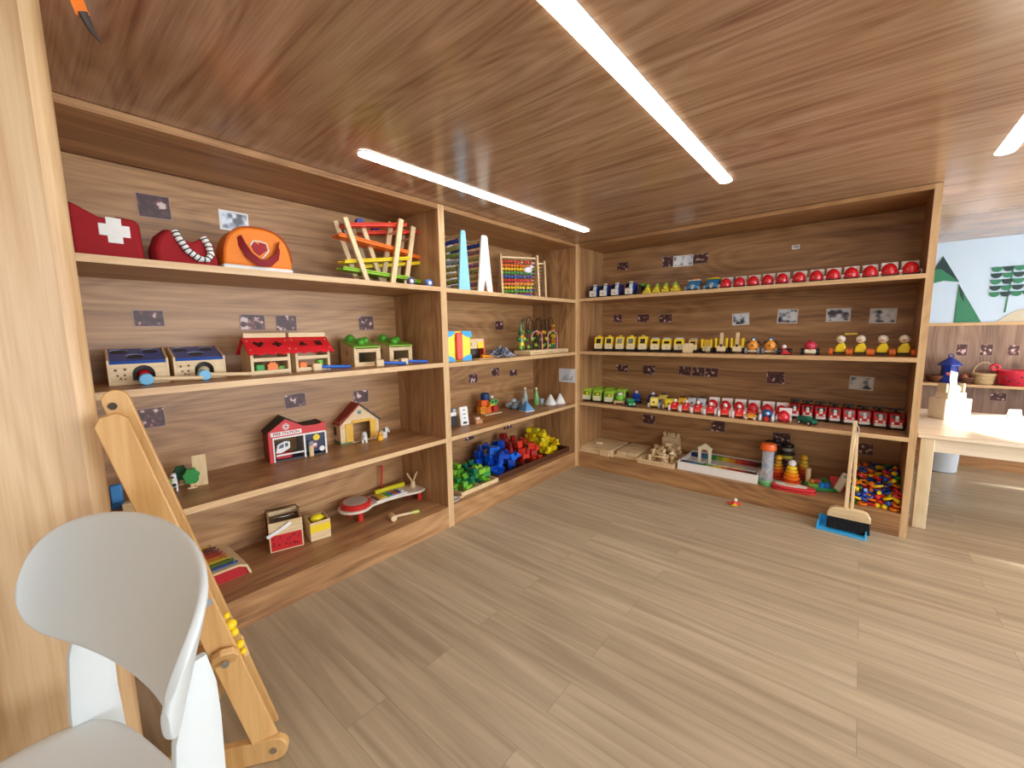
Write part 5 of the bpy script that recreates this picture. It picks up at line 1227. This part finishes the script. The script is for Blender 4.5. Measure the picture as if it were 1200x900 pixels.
for i, (c, r) in enumerate((('4a1c28', .046), ('5c2030', .044), ('6a2434', .042), ('3a1820', .04), ('241818', .038), ('b8ac3c', .042), ('2a2422', .046), ('8a8680', .036), ('1c1a18', .04))): part('ring', mat(c, rough=.35), t, lathe([(r*.85, .027*i), (r, .027*i+.008), (r, .027*i+.018), (r*.85, .027*i+.0265)], 18))
t = thing('toy_animal_stack', 'dark toy figure with flat black top behind the orange capped tube', 'toy', (1.45, .32, TB))
part('body', mat('2c1c18'), t, lathe([(.035, 0), (.035, .2), (.028, .23)], 16)); part('brim', BLK, t, lathe([(.055, .232), (.056, .24), (.05, .25)], 18)); part('face', mat('c8a882'), t, cb(0, -.03, .19, .05, .02, .03, .004)); part('top', mat('3a3030'), t, sph((.02, 0, .26), .02, 12))
t = thing('puzzle_board', 'red rounded toy board with white inlay at the front of the bottom shelf', 'toy', (1.61, .06, TB), 4)
ov = [(.125*math.copysign(abs(math.cos(a))**.8, math.cos(a)), .052*math.copysign(abs(math.sin(a))**.8, math.sin(a))) for a in [2*PI*i/32 for i in range(32)]]
part('lower_board', mat('cf2c30', rough=.35), t, prism(ov, 0, .012, 'Z'), bevel=.003); part('upper_board', mat('d83438', rough=.35), t, prism([(x*.98-.004, y*.96+.002) for x, y in ov], .016, .032, 'Z'), bevel=.003); part('spacer', mat('7a1a1c'), t, prism([(x*.9, y*.85) for x, y in ov], .012, .016, 'Z'))
part('inlay', mat('eeeae2', rough=.35), t, prism([(x*.72-.015, y*.66+.004) for x, y in ov], .032, .0345, 'Z')); part('picture', mat('d8a860'), t, prism([(x*.28-.015, y*.3+.014) for x, y in ov], .0345, .0355, 'Z')); part('seam', mat('8a8a88'), t, box(-.006, -.004, -.03, .034, .0344, .0352))
t = thing('geometric_stacker', 'green wooden stacker plates with blue pieces and a pale post', 'toy', (1.735, .22, TB), 20)
part('plate', mat('2f9a4c', rough=.35), t, cb(0, 0, 0, .16, .13, .02, .004)); part('post', PINEZ, t, cyl((-.055, .03, .02), (-.055, .03, .12), .016, 14)); part('plate', mat('8ab83c', rough=.35), t, cb(-.02, -.02, .02, .1, .07, .014, .003))
for x, y, c in ((.0, -.05, '1f8ae0'), (.03, -.048, '1a78d0'), (.05, -.0, '2a8a4c'), (.0, .01, 'e0604c'), (.04, .04, '2f9a5c'), (-.035, .0, 'e8884c')): part('peg', mat(c, rough=.3), t, cyl((x, y, .02), (x, y, .052), .017, 14))
t = thing('toy_guitar', 'red and cream toy clapper leaning between the stacker and broom handle', 'toy', (1.83, .20, TB), -10)
part('paddle', mat('d8ccb0', rough=.45), t, xf(box(-.024, .024, -.01, .01, 0, .13, .008), (0, 0, .004), (rad(-14), rad(20), 0))); part('wing', mat('cf2c38', rough=.35), t, xf(box(-.05, .05, -.005, .005, 0, .085, .02), (0, .03, .004), (rad(-14), rad(0), 0))); part('eye', mat('8a9aa0'), t, xf(cyl((0, -.012, .11), (0, -.009, .11), .009, 12), (0, 0, .004), (rad(-14), rad(20), 0)))
# heap of coloured links
links = []
LC = {'yellow': 'f4d21c', 'red': 'd82a2c', 'blue': '2048a8', 'green': '2f9a3c', 'orange': 'f0801c'}
rr = random.Random(77); lx0, lx1, ly0, ly1 = 1.90, 2.122, .03, .39
cells = [(i, j) for i in range(6) for j in range(10)]; bank = {}
for layer in range(7):
    rr.shuffle(cells)
    for i, j in cells[:max(30, 60-layer*3)]:
        x = lx0+(i+.5+rr.uniform(-.3, .3))*(lx1-lx0)/6; y = ly0+(j+.5+rr.uniform(-.3, .3))*(ly1-ly0)/10
        hmax = .10+.085*min(1, (y-ly0)/.22)
        z = TB+.010+layer*.027
        if z > TB+hmax: continue
        cn = rr.choice(['yellow', 'red', 'blue', 'green', 'yellow', 'red', 'blue', 'orange']); kd = rr.randrange(3)
        rot = (rr.uniform(-.5, .5)*(layer > 0), rr.uniform(-.5, .5)*(layer > 0), rr.uniform(0, PI))
        if (cn, kd) not in bank:
            shp = [torus((0, 0, 0), .019, .0065, 'Z', 14, 7), cyl((-.02, 0, 0), (.02, 0, 0), .0105, 10), sph((0, 0, 0), .0155, 10)][kd]
            knd = ['ring link', 'tube link', 'round bead'][kd]
            o = single('plastic_link', mat(LC[cn], rough=.25), '%s plastic %s in the heap at the right end of the bottom shelf' % (cn, knd), 'toy link', [shp], (x, y, z), rot, 'heaped %s %ss' % (cn, knd)); bank[(cn, kd)] = o
        else:
            o = bank[(cn, kd)].copy(); COL.objects.link(o); o.location = (x, y, z); o.rotation_euler = rot

# ---- broom and dustpan, floor toy
t = thing('broom', 'short wooden broom with black bristles leaning against the far shelving', 'broom', (1.90, -.085, 0))
part('handle', PINEZ, t, ribbon([(-.014, .0, .125), (-.012, .03, .40), (-.006, .058, .655)], .02, .013, (1, 0, 0)), bevel=.003)
part('handle_rail', PINEZ, t, ribbon([(.012, .0, .125), (.010, .03, .40), (.006, .058, .58)], .016, .013, (1, 0, 0)), bevel=.003)
part('cord_loop', M('d8d4c8', rough=.7), t, tube([(.0, .05, .64), (.014, .045, .61), (.012, .04, .57), (-.002, .044, .6)], .0022, 6))
hd = [(-.1, .075), (.1, .075), (.1, .1), (.085, .13), (.06, .14), (-.06, .14), (-.085, .13), (-.1, .1)]
part('head', PINE, t, prism(hd, -.02, .018, 'Y'), bevel=.004)
part('bristles', mat('141418', rough=.9), t, *[xf(cyl((x, y, .08), (x*1.03, y-.02, .012), .006, 6), (0, 0, 0)) for x in [-.092+.0115*i for i in range(17)] for y in (-.012, 0, .01)], stuff=True)
t = thing('dustpan', 'bright blue plastic dustpan on the floor under the broom', 'dustpan', (1.872, -.12, 0), -3)
DP = mat('38aee8', rough=.35)
part('pan', DP, t, box(-.115, .115, -.045, .09, 0, .004)); part('lip', DP, t, box(-.115, .115, -.05, -.043, 0, .012, .002)); part('side_wall', DP, t, prism([(-.045, .004), (.09, .004), (.09, .05), (-.045, .02)], -.115, -.108, 'X')); part('side_wall', DP, t, prism([(-.045, .004), (.09, .004), (.09, .05), (-.045, .02)], .108, .115, 'X')); part('back_wall', DP, t, box(-.108, .108, .083, .09, .004, .05))
t = thing('toy_bird', 'small red and yellow toy bird with white head lying on the floor', 'toy', (1.30, -.095, 0), 20)
part('body', mat('d83432', rough=.35), t, sph((0, 0, .018), .018, 12, (1.3, 1, 1))); part('wing', mat('d83432', rough=.35), t, sph((-.03, .0, .016), .014, 10, (1.4, .8, .5))); part('wing', mat('e04a3a', rough=.35), t, sph((.03, .004, .014), .012, 10, (1.3, .8, .5))); part('head', M('white'), t, sph((.004, -.002, .042), .012, 12)); part('feet', M('yellow'), t, tube([(-.022, -.02, .006), (0, -.018, .02), (.014, -.026, .005)], .005, 6), tube([(-.006, -.03, .005), (0, -.016, .018)], .005, 6))

# ================================================================== TABLE AND FAR SIDE
t = thing('low_table', 'low pale wooden table at the right, its top brightly lit', 'table', (2.95, .72, 0))
part('tabletop', TABLEW, t, box(-.77, .77, -.52, .52, .55, .575, .003), bevel=.002)
part('apron', TABLEW, t, box(-.70, .70, -.485, -.463, .47, .55)); part('apron', TABLEW, t, box(-.70, .70, .463, .485, .47, .55)); part('apron', TABLEW, t, box(-.74, -.715, -.45, .45, .47, .55)); part('apron', TABLEW, t, box(.715, .74, -.45, .45, .47, .55))
for sx in (-1, 1):
    for sy in (-1, 1): part('leg', wood('leg_wood_%d%d' % (sx, sy), 'Z', 'd0bc92', 'dccaa4', 'e8d8b8', bump=0), t, box(sx*.725-.03, sx*.725+.03, sy*.475-.03, sy*.475+.03, 0, .55), bevel=.003)
WH = mat('f4f2ea', rough=.4)
t = thing('tissue_box', 'white wooden dispenser box with a paper strip standing on the low table', 'box', (2.375, .87, .575), 38)
part('body', mat('f0e8d4', rough=.4), t, box(-.085, .085, -.06, .06, 0, .14, .004)); part('lid', mat('f2ead8', rough=.4), t, box(-.06, .06, -.045, .045, .14, .18, .004)); part('roll', WH, t, cyl((-.035, 0, .20), (.035, 0, .20), .028, 20)); part('bracket', mat('ded2b0'), t, box(-.062, -.05, -.03, .03, .18, .24, .002)); part('bracket', mat('ded2b0'), t, box(.05, .062, -.03, .03, .18, .24, .002))
part('paper_strip', WH, t, ribbon([(-.01, -.026, .205), (-.006, -.012, .26), (.012, .004, .315)], .045, .0012, (1, 0, 0)))
def tcard(label, loc, rz, c='f6f4f0'):
    single('paper_card', mat(c, rough=.5), label, 'card', [xf(box(-.035, .035, -.001, .001, 0, .055), rot=(rad(-14), 0, 0)), xf(box(-.035, .035, -.001, .001, 0, .055), (0, .028, 0), (rad(14), 0, 0))], loc, (0, 0, rad(rz)))
tcard('folded white paper card standing on the low table', (2.72, 1.12, .576), 30)
t = thing('stapler', 'grey and white desk tool lying right of the folded paper card', 'tool', (2.82, 1.13, .575), 40)
part('base', M('5a626c'), t, box(-.07, .07, -.018, .018, 0, .012, .004)); part('arm', mat('d4dae0', rough=.3), t, xf(box(-.07, .07, -.016, .016, 0, .02, .006), (0, 0, .014), (0, rad(-9), 0)))
t = thing('waste_bin', 'pale grey plastic bin on the floor behind the low table leg', 'bin', (2.46, 1.70, 0))
part('body', mat('c9d2dc', rough=.4), t, xf(lathe([(.085, 0), (.1, .012), (.112, .3), (.105, .3), (.095, .015)], 28), sc=(1, .8, 1))); part('rim', mat('b9c4d0', rough=.4), t, xf(lathe([(.112, .298), (.118, .304), (.118, .316), (.104, .316)], 28), sc=(1, .8, 1)))
# far shelf
t = thing('far_shelving', 'low wooden shelving on the far wall behind the table', 'shelves', (0, 0, 0))
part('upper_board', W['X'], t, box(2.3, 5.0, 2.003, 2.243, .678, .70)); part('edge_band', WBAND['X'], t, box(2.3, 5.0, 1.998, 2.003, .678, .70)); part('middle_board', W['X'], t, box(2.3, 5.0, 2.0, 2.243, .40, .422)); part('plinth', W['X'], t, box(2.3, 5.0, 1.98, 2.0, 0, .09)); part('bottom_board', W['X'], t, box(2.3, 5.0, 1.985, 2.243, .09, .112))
for x in (2.3, 3.4, 4.5): part('side_panel', W['Z'], t, box(x-.02, x, 2.0, 2.243, 0, .70))
ZS = .70
t = thing('lantern', 'dark blue toy lantern on the far shelf above the white box', 'lantern', (2.50, 2.10, ZS))
NB = mat('1f3690', rough=.35)
part('body', NB, t, lathe([(.06, 0), (.066, .01), (.058, .04), (.052, .13), (.058, .15)], 8)); part('glass', mat('3a56b0', rough=.2), t, lathe([(.05, .045), (.046, .125)], 8)); part('roof', NB, t, lathe([(.078, .15), (.078, .16), (.05, .19), (.02, .215), (.012, .225)], 8)); part('ring', NB, t, torus((0, 0, .235), .016, .004, 'Y', 14, 6)); part('label_patch', mat('b8585c'), t, cb(0, -.056, .07, .05, .004, .025, .001))
def bowl(label, c, loc, r, h, rim=None):
    t = thing('bowl', label, 'bowl', loc); part('body', mat(c, rough=.6), t, lathe([(r*.6, 0), (r*.85, h*.35), (r, h), (r*.93, h), (r*.75, h*.4), (r*.3, .008)], 24)); part('rim', mat(rim or c, rough=.6), t, torus((0, 0, h), r*.97, .005, 'Z', 24, 6))
bowl('brown woven bowl partly behind the blue lantern', '6a4028', (2.425, 2.12, ZS), .07, .055, '7c4c30')
bowl('brown woven bowl between the lantern and the straw basket', '5c3626', (2.60, 2.12, ZS), .07, .05, '744a34')
single('toy_ball', mat('b86a4c', rough=.4), 'reddish toy ball sitting in the brown bowl beside the lantern', 'ball', [sph((0, 0, 0), .028, 12)], (2.595, 2.115, ZS+.052))
t = thing('straw_basket', 'pale straw basket with an arched handle on the far shelf', 'basket', (2.705, 2.11, ZS))
ST = mat('cdb386', rough=.7)
part('body', ST, t, xf(lathe([(.055, 0), (.06, .006), (.072, .07), (.078, .085), (.07, .085), (.055, .01)], 24), sc=(1, .8, 1))); part('rim', ST, t, xf(torus((0, 0, .085), .076, .007, 'Z', 24, 6), sc=(1, .8, 1)))
part('weave', mat('b89a68', rough=.7), t, *[xf(torus((0, 0, .015+.014*k), .062+.0028*k, .003, 'Z', 24, 5), sc=(1, .8, 1)) for k in range(5)]); part('handle', ST, t, tube([(.062*math.cos(rad(a)), 0, .085+.1*math.sin(rad(a))) for a in range(0, 181, 15)], .0045, 6))
t = thing('red_basket', 'bright red basket with punched holes and curled rim ends on the far shelf', 'basket', (2.885, 2.10, ZS))
RBK = mat('d02440', rough=.4)
bk = part('body', RBK, t, xf(lathe([(.09, 0), (.1, .008), (.118, .1), (.125, .125), (.112, .12), (.09, .012)], 28), sc=(1, .75, 1)))
for s in (-1, 1): part('scroll', RBK, t, torus((s*.125, -.02, .145), .022, .011, 'Y', 16, 8))
part('hole', mat('5a0c1c'), bk, *[cyl((x*.115, -.085*math.sqrt(max(.05, 1-x*x))-.0012, z), (x*.112, -.075*math.sqrt(max(.05, 1-x*x)), z), .008, 10) for x, z in ((-.6, .07), (-.25, .05), (.1, .075), (.45, .05), (.0, .03), (-.45, .035), (.3, .09), (.7, .07))])
# painted shapes on the blue wall: flat cut-outs
G1, G2 = mat('2f7d5c', rough=.6), mat('1c3a3c', rough=.6)
t = thing('wall_tree', 'upper green fir tree triangle on the pale blue wall', 'wall decoration', (0, 2.259, 0))
part('leaf_panel', G1, t, prism([(2.40, 1.80), (2.30, 1.60), (2.30, 1.565), (2.42, 1.595), (2.51, 1.578)], -.004, -.0005, 'Y')); part('tip', G2, t, prism([(2.40, 1.81), (2.352, 1.70), (2.40, 1.70), (2.505, 1.585), (2.515, 1.578)], -.006, -.004, 'Y'))
t = thing('wall_tree', 'lower green fir tree triangle on the pale blue wall', 'wall decoration', (0, 2.259, 0))
part('leaf_panel', G1, t, prism([(2.515, 1.56), (2.51, 1.222), (2.675, 1.222)], -.004, -.0005, 'Y')); part('shade_strip', G2, t, prism([(2.515, 1.56), (2.53, 1.46), (2.56, 1.40), (2.545, 1.49)], -.006, -.004, 'Y'))  # strip is a darker green piece of the wall art
t = thing('wall_tree', 'tree with rows of green leaves on a thin trunk on the blue wall', 'wall decoration', (0, 2.259, 0))
part('trunk', G1, t, prism([(2.797, 1.30), (2.807, 1.30), (2.824, 1.68), (2.815, 1.68)], -.003, -.0005, 'Y'))
k = 0
for rw in range(5):
    for cl in range(4):
        x = 2.70+.062*cl+.004*rw*0; z = 1.655-.052*rw
        part('leaf', G2 if (rw+cl) % 2 else G1, t, prism([(x, z+.026)] + [(x+.031-.031*math.cos(rad(a)), z+.018-.034*math.sin(rad(a))) for a in range(0, 181, 30)] + [(x+.062, z+.026)], -.006, -.003, 'Y'))
t = single('wall_hill', mat('c9c2ac', rough=.6), 'pale beige hill shape low on the blue wall at the right edge', 'wall decoration', [prism([(2.76, 1.221), (2.80, 1.26), (2.86, 1.31), (2.95, 1.35), (3.1, 1.37), (3.3, 1.33), (3.4, 1.221)], 2.2535, 2.2585, 'Y')])

# ================================================================== LIGHT
def area(name, loc, rot, sx, sy, power, color):
    l = bpy.data.lights.new(name, 'AREA'); l.shape = 'RECTANGLE'; l.size = sx; l.size_y = sy; l.energy = power; l.color = color
    o = bpy.data.objects.new(name, l); COL.objects.link(o); o.location = loc; o.rotation_euler = rot; return o
area('window_daylight', (5.46, -.4, 1.15), (0, rad(90), 0), 1.25, 3.7, 165, (.85, .92, 1))  # added area light just inside an assumed, unseen window; brightens the right side
area('window_daylight', (5.46, -3.9, 1.15), (0, rad(90), 0), 1.25, 2.5, 80, (.8, .9, 1))  # area light added at the other assumed window, brightens column and chair
l = bpy.data.lights.new('table_spotlight', 'SPOT'); l.energy = 900; l.spot_size = rad(49); l.spot_blend = .45; l.shadow_soft_size = .06; l.color = (.95, .98, 1)  # added lamp, out of view, that overexposes the table top
o = bpy.data.objects.new('table_spotlight', l); COL.objects.link(o); o.location = (2.95, .70, H-.03)
t = thing('ceiling_spotlight', 'round recessed ceiling spotlight above the low table', 'light', (2.95, .70, H))  # fixture invented to go with the added table lamp
part('trim_ring', M('white'), t, torus((0, 0, -.004), .05, .006, 'Z', 24, 6)); part('lens', mat('fffaf0', emit=8), t, cyl((0, 0, -.003), (0, 0, -.001), .045, 24))

area('window_daylight', (4.6, 2.2, 1.5), (rad(-90), 0, 0), 1.3, .5, 55, (.82, .91, 1))  # light of the added far window, lifts ceiling and wall
w = bpy.data.worlds.new('sky'); bpy.context.scene.world = w; w.use_nodes = True
bg = w.node_tree.nodes['Background']; bg.inputs[0].default_value = (.75, .86, 1, 1); bg.inputs[1].default_value = .6

# ================================================================== CAMERA
cam = bpy.data.cameras.new('camera'); co = bpy.data.objects.new('camera', cam); COL.objects.link(co)
cam.sensor_width = 36; cam.sensor_fit = 'HORIZONTAL'; cam.lens = 486.5927/1200*36; cam.clip_start = .02
def rot_cam(x, y, z):
    pi_, ya, ro = rad(-7.0978), rad(40.0017), rad(-.9263)
    c, s = math.cos(ro), math.sin(ro); x, z = c*x-s*z, s*x+c*z
    c, s = math.cos(pi_), math.sin(pi_); y, z = c*y-s*z, s*y+c*z
    c, s = math.cos(ya), math.sin(ya); x, y = c*x-s*y, s*x+c*y
    return Vector((x, y, z))
R, F, U = rot_cam(1, 0, 0), rot_cam(0, 1, 0), rot_cam(0, 0, 1)
co.matrix_world = Matrix(((R.x, U.x, -F.x, 1.8876), (R.y, U.y, -F.y, -3.1399), (R.z, U.z, -F.z, 1.2), (0, 0, 0, 1)))
sc_ = bpy.context.scene; sc_.camera = co
sc_.view_settings.view_transform = 'Standard'; sc_.view_settings.look = 'None'; sc_.view_settings.gamma = 1; sc_.view_settings.use_curve_mapping = False
sc_.view_settings.exposure = 0
